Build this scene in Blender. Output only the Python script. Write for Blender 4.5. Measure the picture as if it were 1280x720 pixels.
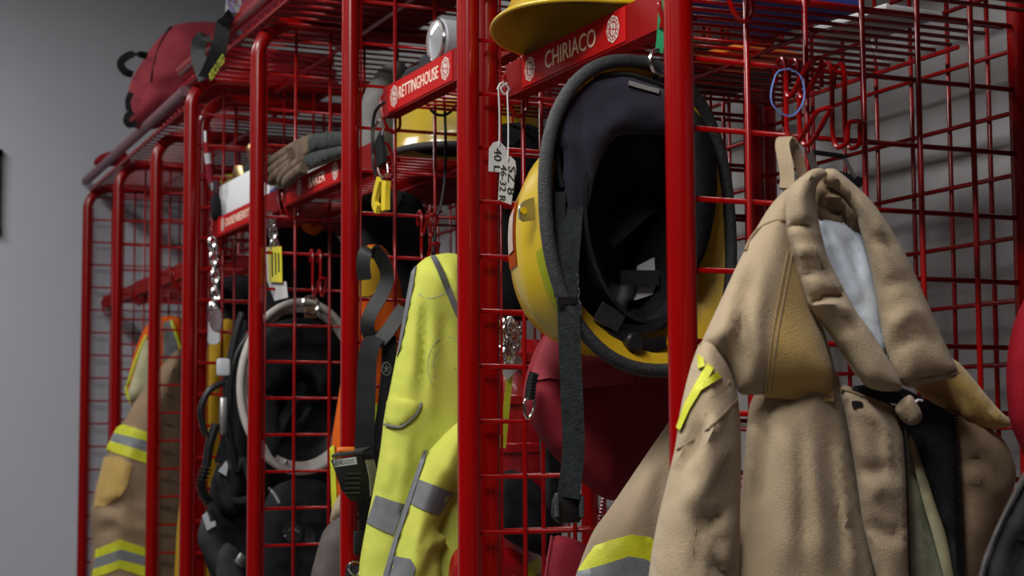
import bpy, bmesh, math, random
import numpy as np
from mathutils import Vector, Matrix, noise
from mathutils.geometry import delaunay_2d_cdt

random.seed(7)
for o in list(bpy.data.objects):
    bpy.data.objects.remove(o)
scene = bpy.context.scene
COL = scene.collection

# ------------------------------------------------------------------ camera
# rack row runs along +Y, lockers are deep along +X, camera stands 1 m high in front of the row
H = 1.0
FPX = 2081.4
YAW, PITCH, ROLL = 0.4197, 0.0860, -0.0051
CAM = np.array([-0.8787, -1.5283, H])
_fw = np.array([math.sin(YAW)*math.cos(PITCH), math.cos(YAW)*math.cos(PITCH), math.sin(PITCH)])
_rt = np.array([math.cos(YAW), -math.sin(YAW), 0.0])
_up = np.cross(_rt, _fw)
RT = math.cos(ROLL)*_rt + math.sin(ROLL)*_up
UP = math.cos(ROLL)*_up - math.sin(ROLL)*_rt
FW = _fw
cam_data = bpy.data.cameras.new('camera')
cam_data.sensor_width = 36.0
cam_data.lens = FPX/1280*36.0
cam_data.clip_start = 0.05
cam_data.dof.use_dof = True
cam_data.dof.focus_distance = 2.15
cam_data.dof.aperture_fstop = 9.0
cam = bpy.data.objects.new('camera', cam_data)
COL.objects.link(cam)
cam.matrix_world = Matrix(((RT[0], UP[0], -FW[0], CAM[0]), (RT[1], UP[1], -FW[1], CAM[1]), (RT[2], UP[2], -FW[2], CAM[2]), (0, 0, 0, 1)))
scene.camera = cam

# ------------------------------------------------------------------ world and lamps
world = bpy.data.worlds.new('world')
scene.world = world
world.use_nodes = True
world.node_tree.nodes['Background'].inputs[0].default_value = (0.80, 0.88, 1.0, 1)
world.node_tree.nodes['Background'].inputs[1].default_value = 0.015

def strip_lamp(x, y, z, power, lx=0.30, ly=1.2):
    ld = bpy.data.lights.new('ceiling_strip_light', 'AREA')
    ld.shape = 'RECTANGLE'
    ld.size, ld.size_y = lx, ly
    ld.energy = power
    ld.color = (1.0, 0.985, 0.96)
    lo = bpy.data.objects.new('ceiling_strip_light', ld)
    lo.location = (x, y, z)
    COL.objects.link(lo)
for yy, pw in ((-1.1, 94), (1.0, 54), (3.0, 31)):
    strip_lamp(-1.2, yy, 2.66, pw)
for yy, pw in ((-.6, 10), (1.6, 10)):
    strip_lamp(-3.6, yy, 2.66, pw)
vs = scene.view_settings
vs.view_transform = 'Standard'
vs.look = 'None'
vs.exposure = -0.26
vs.gamma = 1.0
vs.use_curve_mapping = False

# ------------------------------------------------------------------ pixel helpers (1280x720 frame) -> points on real planes
def ray(x, y):
    return (x-640)/FPX*RT + (360-y)/FPX*UP + FW
def PY(x, y, Y):
    d = ray(x, y); return CAM + d*((Y-CAM[1])/d[1])
def PX(x, y, X):
    d = ray(x, y); return CAM + d*((X-CAM[0])/d[0])

# ------------------------------------------------------------------ object helpers
WORLD = {}
def _parent(o, parent, w):
    if parent is not None:
        o.parent = parent
        o.matrix_parent_inverse = WORLD[parent.name].inverted()
    WORLD[o.name] = w
def thing(name, label, cat, loc, group=None):
    o = bpy.data.objects.new(name, None)
    o.empty_display_size = 0.05
    o.location = tuple(float(v) for v in loc)
    COL.objects.link(o)
    WORLD[o.name] = Matrix.Translation(o.location)
    tag(o, label, cat, group)
    return o
def tag(o, label=None, cat=None, group=None, kind=None):
    if label: o['label'] = label
    if cat: o['category'] = cat
    if group: o['group'] = group
    if kind: o['kind'] = kind
    return o
def obj(name, bm, mat, parent=None, smooth=True, label=None):
    me = bpy.data.meshes.new(name)
    bmesh.ops.recalc_face_normals(bm, faces=bm.faces[:])
    bm.to_mesh(me); bm.free()
    if smooth:
        for p in me.polygons: p.use_smooth = True
        try: me.set_sharp_from_angle(angle=math.radians(38))
        except Exception: pass
    me.materials.append(mat)
    o = bpy.data.objects.new(name, me)
    COL.objects.link(o)
    _parent(o, parent, Matrix.Identity(4))
    if label: o['label'] = label
    return o
V = lambda p: Vector((float(p[0]), float(p[1]), float(p[2])))

def add_tube(bm, pts, r, seg=10, closed=False, caps=True):
    pts = [V(p) for p in pts]
    n = len(pts)
    rs = r if isinstance(r, (list, tuple)) else [r]*n
    rings = []
    prev = None
    for i in range(n):
        if closed: t = pts[(i+1) % n]-pts[i-1]
        else: t = pts[min(i+1, n-1)]-pts[max(i-1, 0)]
        t.normalize()
        if prev is None:
            a = Vector((0, 0, 1)) if abs(t.z) < 0.9 else Vector((1, 0, 0))
            u = t.cross(a).normalized()
        else:
            u = (prev - t*prev.dot(t)).normalized()
        prev = u
        v = t.cross(u)
        rings.append([bm.verts.new(pts[i] + (u*math.cos(2*math.pi*k/seg) + v*math.sin(2*math.pi*k/seg))*rs[i]) for k in range(seg)])
    m = n if closed else n-1
    for i in range(m):
        A, B = rings[i], rings[(i+1) % n]
        off = 0
        if closed and i == n-1:
            off = min(range(seg), key=lambda s: (A[0].co-B[s].co).length)
        for k in range(seg):
            bm.faces.new((A[k], A[(k+1) % seg], B[(k+1+off) % seg], B[(k+off) % seg]))
    if caps and not closed:
        bm.faces.new(rings[0]); bm.faces.new(rings[-1][::-1])
def tube(pts, r, seg=10, closed=False):
    bm = bmesh.new(); add_tube(bm, pts, r, seg, closed); return bm
def smooth_path(pts, sub=6, closed=False):
    pts = [np.array(p, float) for p in pts]; n = len(pts); out = []
    rng = range(n) if closed else range(n-1)
    for i in rng:
        if closed: p0, p1, p2, p3 = pts[i-1], pts[i], pts[(i+1) % n], pts[(i+2) % n]
        else: p0, p1, p2, p3 = pts[max(i-1, 0)], pts[i], pts[i+1], pts[min(i+2, n-1)]
        for k in range(sub):
            t = k/sub
            out.append(0.5*((2*p1)+(-p0+p2)*t+(2*p0-5*p1+4*p2-p3)*t*t+(-p0+3*p1-3*p2+p3)*t**3))
    if not closed: out.append(pts[-1])
    return out
def add_box(bm, c, s, M=None):
    vs_ = []
    for dz in (-.5, .5):
        for dx, dy in ((-.5, -.5), (.5, -.5), (.5, .5), (-.5, .5)):
            p = Vector((dx*s[0], dy*s[1], dz*s[2]))
            if M is not None: p = M @ p
            vs_.append(bm.verts.new(p + V(c)))
    for f in ((3, 2, 1, 0), (4, 5, 6, 7), (0, 1, 5, 4), (1, 2, 6, 5), (2, 3, 7, 6), (3, 0, 4, 7)):
        bm.faces.new([vs_[i] for i in f])
def box(c, s, M=None, bevel=0.0, seg=2):
    bm = bmesh.new(); add_box(bm, c, s, M)
    if bevel: bmesh.ops.bevel(bm, geom=bm.edges[:], offset=bevel, segments=seg, affect='EDGES', profile=0.5)
    return bm
def add_prism(bm, poly, d):
    # closed outline (3D points) extruded along vector d
    a = [bm.verts.new(V(p)) for p in poly]
    b = [bm.verts.new(V(p)+V(d)) for p in poly]
    n = len(a)
    bm.faces.new(a); bm.faces.new(b[::-1])
    for i in range(n): bm.faces.new((a[i], b[i], b[(i+1) % n], a[(i+1) % n]))
def prism(poly, d, bevel=0.0):
    bm = bmesh.new(); add_prism(bm, poly, d)
    if bevel: bmesh.ops.bevel(bm, geom=bm.edges[:], offset=bevel, segments=2, affect='EDGES', profile=0.5)
    return bm
def add_ribbon(bm, pts, w, th, side):
    # flat strap: w wide along 'side', th thick
    pts = [V(p) for p in pts]; n = len(pts)
    sides = side if isinstance(side, list) else [side]*n
    ws = w if isinstance(w, (list, tuple)) else [w]*n
    rings = []
    for i in range(n):
        t = (pts[min(i+1, n-1)]-pts[max(i-1, 0)]).normalized()
        s = V(sides[i]); s = (s - t*s.dot(t)).normalized()
        m = t.cross(s)
        rings.append([bm.verts.new(pts[i]+s*(a*ws[i]/2)+m*(b*th/2)) for a, b in ((-1, -1), (1, -1), (1, 1), (-1, 1))])
    for i in range(n-1):
        for k in range(4):
            bm.faces.new((rings[i][k], rings[i][(k+1) % 4], rings[i+1][(k+1) % 4], rings[i+1][k]))
    bm.faces.new(rings[0]); bm.faces.new(rings[-1][::-1])
def ribbon(pts, w, th, side):
    bm = bmesh.new(); add_ribbon(bm, pts, w, th, side); return bm
def add_ellipsoid(bm, c, r, M=None, seg=20, rings=12):
    g = bmesh.ops.create_uvsphere(bm, u_segments=seg, v_segments=rings, radius=1.0)
    for v in g['verts']:
        p = Vector((v.co.x*r[0], v.co.y*r[1], v.co.z*r[2]))
        if M is not None: p = M @ p
        v.co = p + V(c)
def add_lathe(bm, prof, o, ax, seg=24):
    # prof: list of (radius, height) about axis ax from point o
    ax = V(ax).normalized(); o = V(o)
    a = Vector((0, 0, 1)) if abs(ax.z) < 0.9 else Vector((1, 0, 0))
    u = ax.cross(a).normalized(); v = ax.cross(u)
    rings = [[bm.verts.new(o+ax*h+(u*math.cos(2*math.pi*k/seg)+v*math.sin(2*math.pi*k/seg))*max(r, 1e-4)) for k in range(seg)] for r, h in prof]
    for A, B in zip(rings, rings[1:]):
        for k in range(seg): bm.faces.new((A[k], A[(k+1) % seg], B[(k+1) % seg], B[k]))
    bm.faces.new(rings[0]); bm.faces.new(rings[-1][::-1])
def lathe(prof, o, ax, seg=24):
    bm = bmesh.new(); add_lathe(bm, prof, o, ax, seg); return bm

# shared wire: one mesh, stretched between two points
_wires = {}
def wire(name, p0, p1, r, mat, parent):
    key = (r, mat.name)
    if key not in _wires:
        bm = bmesh.new()
        bmesh.ops.create_cone(bm, cap_ends=True, segments=8, radius1=r, radius2=r, depth=1.0)
        me = bpy.data.meshes.new('wire'); bm.to_mesh(me); bm.free()
        for p in me.polygons: p.use_smooth = len(p.vertices) == 4
        me.materials.append(mat); _wires[key] = me
    p0, p1 = V(p0), V(p1)
    o = bpy.data.objects.new(name, _wires[key])
    d = p1-p0
    M = Matrix.Translation((p0+p1)/2) @ d.to_track_quat('Z', 'Y').to_matrix().to_4x4() @ Matrix.Diagonal((1, 1, d.length, 1))
    COL.objects.link(o)
    o.matrix_basis = M
    _parent(o, parent, M)
    return o

# ---- cloth: an outline on a vertical plane Y=const (or X=const), padded out with thickness, folds and wrinkles
def chaikin(p, it):
    p = np.array(p, float)
    for _ in range(it):
        q = np.roll(p, -1, 0)
        p = np.stack([p*0.8+q*0.2, p*0.2+q*0.8], 1).reshape(-1, 2)
    return p
def segdist(P, A, B):
    d = B-A; L = (d*d).sum(1)+1e-12
    out = np.full(len(P), 1e9)
    for a, dd, l in zip(A, d, L):
        t = np.clip(((P-a)@dd)/l, 0, 1)
        q = P-(a+t[:, None]*dd)
        out = np.minimum(out, (q*q).sum(1))
    return np.sqrt(out)
def inside(P, poly):
    x, y = P[:, 0], P[:, 1]; c = np.zeros(len(P), bool); n = len(poly)
    for i in range(n):
        x1, y1 = poly[i]; x2, y2 = poly[(i+1) % n]
        k = ((y1 > y) != (y2 > y)) & (x < (x2-x1)*(y-y1)/(y2-y1+1e-15)+x1)
        c ^= k
    return c
class Base:
    def __init__(s, px, Y, T, R, folds, nz, rnd, seed, axis='Y', lean=0.0):
        s.Y, s.T, s.R, s.nz, s.seed, s.axis = Y, T, R, nz, seed, axis
        s.lean = lean
        pp = chaikin(px, rnd) if rnd else np.array(px, float)
        s.out = np.array([s.flat(x, y) for x, y in pp])
        c2 = s.out.mean(0); c = s.pt(c2)
        d = CAM-c; d[2] = 0; s.d = d/np.linalg.norm(d)
        s.sc = np.linalg.norm(CAM-c)/FPX
        s.folds = []
        for f in folds:
            fp = np.array([s.flat(x, y) for x, y in f[0]]); s.folds.append((fp, f[1]*s.sc, f[2], f[3] if len(f) > 3 else 'g'))
    def flat(s, x, y):
        if s.axis == 'Y': p = PY(x, y, s.Y); return np.array([p[0], p[2]])
        p = PX(x, y, s.Y); return np.array([p[1], p[2]])
    def pt(s, q):
        if s.axis == 'Y': return np.array([q[0], s.Y, q[1]])
        return np.array([s.Y, q[0], q[1]])
    def h(s, P, edge=True):
        d = segdist(P, s.out, np.roll(s.out, -1, 0))
        ins = inside(P, s.out)
        d = np.where(ins, d, 0)
        e = np.clip(d/s.R, 0, 1)
        te = min(.0045, s.T*.5)
        hh = te*np.sqrt(np.clip(1-(1-np.clip(d/.007, 0, 1))**2, 0, 1)) + (s.T-te)*(0.6*e*(2-e)+0.4*np.sqrt(np.clip(1-(1-e)**2, 0, 1)))
        k = np.clip(d/(0.35*s.R), 0, 1)
        for fp, w, a, kind in s.folds:
            dd = segdist(P, fp[:-1], fp[1:])
            # taper to both ends
            L = np.linalg.norm(np.diff(fp, axis=0), axis=1).sum()
            de = np.minimum(np.linalg.norm(P-fp[0], axis=1), np.linalg.norm(P-fp[-1], axis=1))
            tp = np.clip(de/(0.22*L+1e-6), 0.15, 1)
            if kind == 's':      # one-sided tuck: raised on the left of the stroke, dropping sharply at the line
                sg = np.zeros(len(P)); best = np.full(len(P), 1e9)
                for A, B in zip(fp[:-1], fp[1:]):
                    t = np.clip(((P-A)@(B-A))/((B-A)@(B-A)), 0, 1); q = P-(A+t[:, None]*(B-A)); l = (q*q).sum(1)
                    cr = (B-A)[0]*(P-A)[:, 1]-(B-A)[1]*(P-A)[:, 0]
                    sg = np.where(l < best, np.sign(cr), sg); best = np.minimum(l, best)
                hh = hh + k*tp*a*np.where(sg > 0, np.exp(-(dd/w)**2), -0.6*np.exp(-(dd/(w*0.35))**2))
            else:
                hh = hh + k*tp*a*np.exp(-(dd/w)**2)
        if s.nz:
            n = np.array([noise.noise(Vector((p[0]*s.nz[1], p[1]*s.nz[1]*0.6, s.seed*3.1))) + 0.5*noise.noise(Vector((p[0]*s.nz[1]*2.7, p[1]*s.nz[1]*2.0, s.seed))) for p in P])
            rg = np.array([0.35-abs(noise.noise(Vector((p[0]*s.nz[1]*1.5+p[1]*s.nz[1]*.5, p[1]*s.nz[1]*.8, s.seed*1.7+9)))) for p in P])
            hh = hh + k*s.nz[0]*(n + 1.3*rg)
        return hh
_seed = [0]
def tri2d(out, res):
    # resample outline and fill with a jittered grid
    pts = []
    n = len(out)
    for i in range(n):
        a, b = out[i], out[(i+1) % n]; L = np.linalg.norm(b-a)
        if L < 1e-6: continue
        m = max(1, int(round(L/res)))
        for k in range(m): pts.append(a+(b-a)*k/m)
    B = np.array(pts)
    lo, hi = B.min(0), B.max(0)
    gx = np.arange(lo[0], hi[0], res); gz = np.arange(lo[1], hi[1], res*0.87)
    G = np.array([(x+(0.5*res if j % 2 else 0), z) for j, z in enumerate(gz) for x in gx])
    if len(G):
        G = G[inside(G, B)]
    if len(G):
        G = G[segdist(G, B, np.roll(B, -1, 0)) > 0.55*res]
    allp = np.vstack([B, G]) if len(G) else B
    nb = len(B)
    v, e, f, *_ = delaunay_2d_cdt([Vector((float(p[0]), float(p[1]))) for p in allp], [(i, (i+1) % nb) for i in range(nb)], [list(range(nb))], 1, 1e-6)
    return np.array([(q.x, q.y) for q in v]), [tuple(t) for t in f]
def two_sided(P, F, top, bot):
    bm = bmesh.new()
    a = [bm.verts.new(V(p)) for p in top]; b = [bm.verts.new(V(p)) for p in bot]
    cnt = {}
    for f in F:
        try:
            bm.faces.new([a[i] for i in f]); bm.faces.new([b[i] for i in f][::-1])
        except ValueError: continue
        for i in range(len(f)):
            e = (f[i], f[(i+1) % len(f)]); k = (min(e), max(e)); cnt.setdefault(k, []).append(e)
    for k, l in cnt.items():
        if len(l) == 1:
            i, j = l[0]
            try: bm.faces.new((a[j], a[i], b[i], b[j]))
            except ValueError: pass
    return bm
def cloth(name, px, Y, mat, parent=None, T=.03, R=.04, folds=(), nz=(.004, 9), res=.012, rnd=2, back=.45, label=None, axis='Y'):
    _seed[0] += 1
    B = Base(px, Y, T, R, folds, nz, rnd, _seed[0], axis)
    P, F = tri2d(B.out, res)
    hh = B.h(P)
    e = np.clip(segdist(P, B.out, np.roll(B.out, -1, 0))/B.R, 0, 1)
    hb = -(0.002+back*B.T*np.sqrt(np.clip(1-(1-e)**2, 0, 1)))
    top = [B.pt(p)+B.d*(h+.002) for p, h in zip(P, hh)]
    bot = [B.pt(p)+B.d*h for p, h in zip(P, hb)]
    o = obj(name, two_sided(P, F, top, bot), mat, parent, label=label)
    o.data.set_sharp_from_angle(angle=math.radians(80))
    return o, B
def patch(name, px, B, mat, parent=None, off=.003, rnd=1, res=.010, label=None, bulge=0, R=.01):
    pp = chaikin(px, rnd) if rnd else np.array(px, float)
    out = np.array([B.flat(x, y) for x, y in pp])
    P, F = tri2d(out, res)
    hh = B.h(P)
    if bulge:
        e = np.clip(segdist(P, out, np.roll(out, -1, 0))/R, 0, 1); hh = hh+bulge*np.sqrt(np.clip(1-(1-e)**2, 0, 1))
    top = [B.pt(p)+B.d*(h+.002+off) for p, h in zip(P, hh)]
    bot = [B.pt(p)+B.d*(h-.003) for p, h in zip(P, B.h(P))]
    o = obj(name, two_sided(P, F, top, bot), mat, parent, label=label)
    o.data.set_sharp_from_angle(angle=math.radians(60))
    return o
def seam(name, px, B, mat, parent, r=.0012, off=.002):
    P = np.array([B.flat(x, y) for x, y in smooth_path([np.array(p, float) for p in px], 5)])
    hh = B.h(P)
    return obj(name, tube([B.pt(p)+B.d*(h+off) for p, h in zip(P, hh)], r, 6), mat, parent)

# ------------------------------------------------------------------ materials
def mat(name, col, rough=.5, metal=0, var=.0, scale=20, bump=0, bscale=200, coat=0, sheen=0, dirt=None, spec=.5, wave=None, alpha=None):
    m = bpy.data.materials.new(name); m.use_nodes = True
    nt = m.node_tree; b = nt.nodes['Principled BSDF']
    b.inputs['Base Color'].default_value = (*col, 1)
    b.inputs['Roughness'].default_value = rough
    b.inputs['Metallic'].default_value = metal
    b.inputs['Specular IOR Level'].default_value = spec
    if coat: b.inputs['Coat Weight'].default_value = coat; b.inputs['Coat Roughness'].default_value = .08
    if sheen: b.inputs['Sheen Weight'].default_value = sheen
    tc = nt.nodes.new('ShaderNodeTexCoord')
    if var or dirt:
        n = nt.nodes.new('ShaderNodeTexNoise'); n.inputs['Scale'].default_value = scale; n.inputs['Detail'].default_value = 6
        nt.links.new(tc.outputs['Object'], n.inputs['Vector'])
        r = nt.nodes.new('ShaderNodeValToRGB')
        lo = tuple(c*(1-var) for c in col) if not dirt else dirt
        hi = tuple(min(1, c*(1+var)) for c in col)
        r.color_ramp.elements[0].position = .32; r.color_ramp.elements[1].position = .68
        r.color_ramp.elements[0].color = (*lo, 1); r.color_ramp.elements[1].color = (*hi, 1)
        nt.links.new(n.outputs['Fac'], r.inputs['Fac']); nt.links.new(r.outputs['Color'], b.inputs['Base Color'])
    if bump:
        if wave:
            n2 = nt.nodes.new('ShaderNodeTexWave'); n2.inputs['Scale'].default_value = bscale; n2.bands_direction = wave; n2.inputs['Distortion'].default_value = 1.0
        else:
            n2 = nt.nodes.new('ShaderNodeTexNoise'); n2.inputs['Scale'].default_value = bscale; n2.inputs['Detail'].default_value = 4
        nt.links.new(tc.outputs['Object'], n2.inputs['Vector'])
        bp = nt.nodes.new('ShaderNodeBump'); bp.inputs['Strength'].default_value = bump; bp.inputs['Distance'].default_value = .003
        nt.links.new(n2.outputs[0], bp.inputs['Height']); nt.links.new(bp.outputs['Normal'], b.inputs['Normal'])
    return m
M = dict(
    red=mat('red_powder_coat', (.225, .0006, .0008), .24, var=.06, scale=6, bump=.03, bscale=160, coat=.05, spec=.32),
    redlip=mat('red_painted_steel', (.20, .0012, .0016), .5, var=.08, scale=8, spec=.08),
    plate=mat('red_name_label', (.42, .007, .007), .55, spec=.08),
    cream=mat('cream_lettering', (.86, .70, .56), .6),
    pale=mat('pale_print', (.70, .58, .52), .6),
    grey_rail=mat('dusty_grey_rail', (0.16, 0.068, 0.084), .5, var=.15, scale=30),
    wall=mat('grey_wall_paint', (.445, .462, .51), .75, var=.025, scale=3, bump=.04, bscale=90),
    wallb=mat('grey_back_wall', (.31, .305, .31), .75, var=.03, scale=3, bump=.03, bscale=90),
    floor=mat('grey_concrete', (.13, .128, .125), .5, var=.12, scale=5),
    ceil=mat('white_ceiling', (.82, .82, .80), .8, var=.02, scale=4),
    black=mat('black_plastic', (.008, .008, .009), .38, var=.2, scale=30, spec=.3),
    blackf=mat('black_fabric', (.010, .010, .012), .8, var=.3, scale=40, bump=.4, bscale=500, spec=.15),
    webb=mat('black_webbing', (.017, .020, .021), .85, var=.3, scale=120, bump=.9, bscale=420, spec=.15),
    rubber=mat('grey_rubber_trim', (.030, .032, .033), .55, var=.25, scale=200, bump=.6, bscale=500, spec=.3),
    navy=mat('navy_flannel', (.020, .018, .030), .95, var=.25, scale=25, sheen=.12, bump=.3, bscale=600, spec=.15),
    charcoal=mat('charcoal_fabric', (.020, .020, .023), .85, var=.25, scale=30, bump=.4, bscale=400, spec=.15),
    dgrey=mat('dark_grey_fabric', (.036, .036, .04), .85, var=.25, scale=25, bump=.4, bscale=400, spec=.15),
    grey=mat('grey_fabric', (0.18, 0.1762, 0.1688), .9, var=.2, scale=30, bump=.4, bscale=400),
    lgrey=mat('light_grey_plastic', (.42, .44, .47), .35, var=.05),
    tan=mat('tan_turnout_canvas', (.36, .275, .175), .88, var=.13, scale=9, bump=.55, bscale=700, sheen=.15, spec=.15),
    tan2=mat('faded_tan_canvas', (.30, .225, .148), .9, var=.16, scale=9, bump=.55, bscale=700, sheen=.15, spec=.15),
    tan_d=mat('worn_brown_canvas', (.27, .19, .12), .9, var=.18, scale=12, bump=.5, bscale=700, spec=.15),
    gold=mat('gold_suede_patch', (.44, .29, .09), .9, var=.10, scale=14, bump=.35, bscale=500, sheen=.2, spec=.15),
    stitch=mat('tan_stitching', (.24, .17, .10), .9),
    lining=mat('silver_blue_lining', (.68, .75, .86), .55, var=.22, scale=26, bump=.4, bscale=60),
    olive=mat('olive_grey_lining', (.30, .31, .22), .8, var=.2, scale=30, bump=.4, bscale=120, spec=.15),
    olive2=mat('pale_olive_tape', (.42, .40, .24), .8, var=.12, scale=30),
    lime=mat('lime_reflective', (0.51, 0.5304, 0.0136), .55, var=.08, scale=60, bump=.3, bscale=500),
    hivis=mat('hi_vis_yellow_cloth', (.50, .53, .085), .75, var=.07, scale=8, bump=.2, bscale=500, spec=.15),
    silver=mat('grey_reflective_tape', (0.165, 0.1762, 0.1837), .45, var=.12, scale=70, bump=.3, bscale=600),
    dsilver=mat('grey_reflective_band', (.125, .13, .14), .5, var=.12, scale=50, bump=.25, bscale=600),
    orange=mat('orange_mesh_cloth', (0.52, 0.0845, 0.0052), .8, var=.12, scale=20, bump=.3, bscale=400, spec=.15),
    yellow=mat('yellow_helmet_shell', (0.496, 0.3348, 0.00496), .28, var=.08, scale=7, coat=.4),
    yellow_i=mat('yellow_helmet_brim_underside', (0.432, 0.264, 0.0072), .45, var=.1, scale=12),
    ycloth=mat('yellow_cloth', (0.372, 0.216, 0.012), .8, var=.18, scale=14, bump=.3, bscale=300, spec=.15),
    limepl=mat('lime_sticker', (0.468, 0.507, 0.0195), .4),
    bagred=mat('red_nylon_bag', (0.18, 0.011, 0.02), .75, var=.12, scale=16, bump=.5, bscale=500, spec=.15),
    bagtop=mat('light_red_nylon', (0.248, 0.031, 0.0434), .75, var=.12, scale=14, bump=.5, bscale=500, spec=.15),
    redcoat=mat('red_jacket_cloth', (0.22, 0.0044, 0.0121), .8, var=.15, scale=14, bump=.4, bscale=400, spec=.15),
    chrome=mat('chrome', (.75, .74, .72), .18, metal=1),
    steel=mat('brushed_steel', (.45, .45, .45), .35, metal=1, var=.15, scale=60),
    brass=mat('brass', (.62, .43, .20), .3, metal=1),
    white=mat('white_cardboard', (.80, .82, .85), .7, var=.02),
    wplast=mat('white_helmet_trim', (.42, .39, .36), .5, var=.08, scale=40),
    tagw=mat('white_paper_tag', (0.504, 0.504, 0.504), .7, var=.04, scale=60),
    ink=mat('black_ink', (.01, .01, .012), .6),
    bluel=mat('blue_print', (.05, .09, .45), .6),
    bluerub=mat('blue_rubber', (.10, .19, .52), .5),
    green=mat('green_strap', (.02, .33, .13), .6, var=.15, scale=90),
    glove=mat('tan_leather', (0.1293, 0.09075, 0.06325), .8, var=.3, scale=30, bump=.5, bscale=180, spec=.15),
    gloveg=mat('grey_green_knit', (0.045, 0.051, 0.048), .95, var=.25, scale=60, bump=.5, bscale=500, spec=.15),
    ytag=mat('yellow_plastic_tag', (.72, .66, .04), .45),
    yclip=mat('yellow_clip_plastic', (.72, .55, .03), .4),
    brownp=mat('brown_grey_canvas', (0.092, 0.0784, 0.0736), .9, var=.15, scale=20, bump=.4, bscale=500, spec=.15),
    redpl=mat('red_gloss_enamel', (0.252, 0.0036, 0.0072), .25, coat=.5),
    purple=mat('purple_print', (.14, .08, .30), .6),
    orangepl=mat('orange_button', (.80, .20, .03), .45),
    glass=mat('clear_lens', (.85, .86, .88), .08, metal=.7),
    leather=mat('brown_leather', (.16, .08, .04), .6),
)

# ------------------------------------------------------------------ room
def struct(name, bm, m):
    return tag(obj(name, bm, m, smooth=False), kind='structure')
struct('floor', box((-2.7, -.4, -.05), (6.9, 9.4, .1)), M['floor'])
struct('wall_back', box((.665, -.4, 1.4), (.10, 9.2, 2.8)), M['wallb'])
struct('wall_end', box((-2.7, 4.24, 1.4), (6.62, .10, 2.8)), M['wall'])
struct('ceiling', box((-2.7, -.4, 2.80), (6.9, 9.4, .1)), M['ceil'])

board = thing('notice_board', 'dark framed board on the grey wall at the far left edge', 'notice board', (-.50, 4.18, 1.70))
bm = bmesh.new()
for c, s in (((-.50, 4.178, 1.932), (.62, .022, .025)), ((-.50, 4.178, 1.672), (.62, .022, .025)), ((-.798, 4.178, 1.802), (.025, .022, .284)), ((-.2055, 4.178, 1.802), (.025, .022, .284))):
    add_box(bm, c, s)
obj('frame', bm, M['black'], board, smooth=False)
obj('panel', box((-.50, 4.184, 1.802), (.60, .008, .27)), M['charcoal'], board, smooth=False)

# ------------------------------------------------------------------ gear racks
G = .0372; W1, W2, W3 = .588, .6142, .5436
R1, R2, R3 = 0.0, .0454, .0845
DEP = .466; TR = .0159; PZ = .0762
Y1p = W1+G; Y2 = Y1p+W2; Y3 = Y1p+2*W2; Y4 = Y1p+3*W2
Y4p = Y4+G; Y5 = Y4p+W3; Y6 = Y4p+2*W3; Y7 = Y4p+3*W3
BR = .078
def side_frame(rack, X0, Y, ztop, zoff, wires=True):
    zt = ztop
    pts = [(X0, Y, .0)] + [(X0, Y, z) for z in (.4, .8, 1.2, zt-BR)]
    for k in range(1, 8):
        a = math.pi/2*k/8; pts.append((X0+BR*(1-math.cos(a)), Y, zt-BR+BR*math.sin(a)))
    pts += [(X0+BR, Y, zt), (X0+DEP/2, Y, zt), (X0+DEP-BR, Y, zt)]
    for k in range(1, 8):
        a = math.pi/2*k/8; pts.append((X0+DEP-BR+BR*math.sin(a), Y, zt-BR+BR*math.cos(a)))
    pts += [(X0+DEP, Y, z) for z in (zt-BR, 1.2, .8, .4, 0)]
    fr = obj('side_frame', tube(pts, TR, 16), M['red'], rack)
    if wires:
        k = math.floor((zoff+H-.16)/PZ)
        z = zoff+H-k*PZ
        while z < ztop-.03:
            wire('wire', (X0+TR*.7, Y, z), (X0+DEP-TR*.7, Y, z), .0031, M['red'], fr)
            z += PZ
        for x in ((.0178,) if X0 > .01 else ())+tuple(.0818+.0764*j for j in range(5)):
            top = ztop-.004 if x > BR*.8 else ztop-BR*.9
            wire('wire', (X0+x, Y-.005, .16), (X0+x, Y-.005, top), .0034 if x > .03 else .0020, M['red'], fr)
    return fr
def back_mesh(rack, X, ya, yb, ztop):
    bm = bmesh.new()
    add_tube(bm, [(X, ya, .16), (X, yb, .16)], .004, 8)
    add_tube(bm, [(X, ya, ztop), (X, yb, ztop)], .004, 8)
    bk = obj('back_mesh', bm, M['red'], rack)
    z = .535+H-17*PZ
    while z < ztop-.02:
        wire('wire', (X, ya, z), (X, yb, z), .0031, M['red'], bk); z += PZ
    y = .401-20*PZ
    while y < yb-.01:
        if y > ya+.01: wire('wire', (X+.005, y, .16), (X+.005, y, ztop), .0031, M['red'], bk)
        y += PZ
    return bk
def top_shelf(rack, Xa, Xb, ya, yb, z, railmat, dz_rod=.03, xend=None):
    ra = [(Xa if xend is None else xend, yb, z), (Xa, ya, z)]
    fr = obj('top_shelf_rail', tube(ra, .0145, 14), railmat, rack)
    bm = bmesh.new()
    add_tube(bm, [((Xa if xend is None else xend)+.012, yb-.03, z-.034), (Xa+.012, ya+.03, z-.034)], .005, 8)
    add_tube(bm, [(Xb, yb-.03, z-.034), (Xb, ya+.03, z-.034)], .006, 8)
    add_tube(bm, [((Xa+Xb)/2, yb-.03, z-.042), ((Xa+Xb)/2, ya+.03, z-.042)], .005, 8)
    sh = obj('top_shelf_bearer', bm, M['red'], rack)
    y = ya+.03
    while y < yb-.02:
        wire('wire', (Xa+.008+(0 if xend is None else (xend-Xa)*(y-ya)/(yb-ya)), y, z-.028), (Xb, y, z-.028), .0029, M['red'], sh); y += .0508
    return fr

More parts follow.
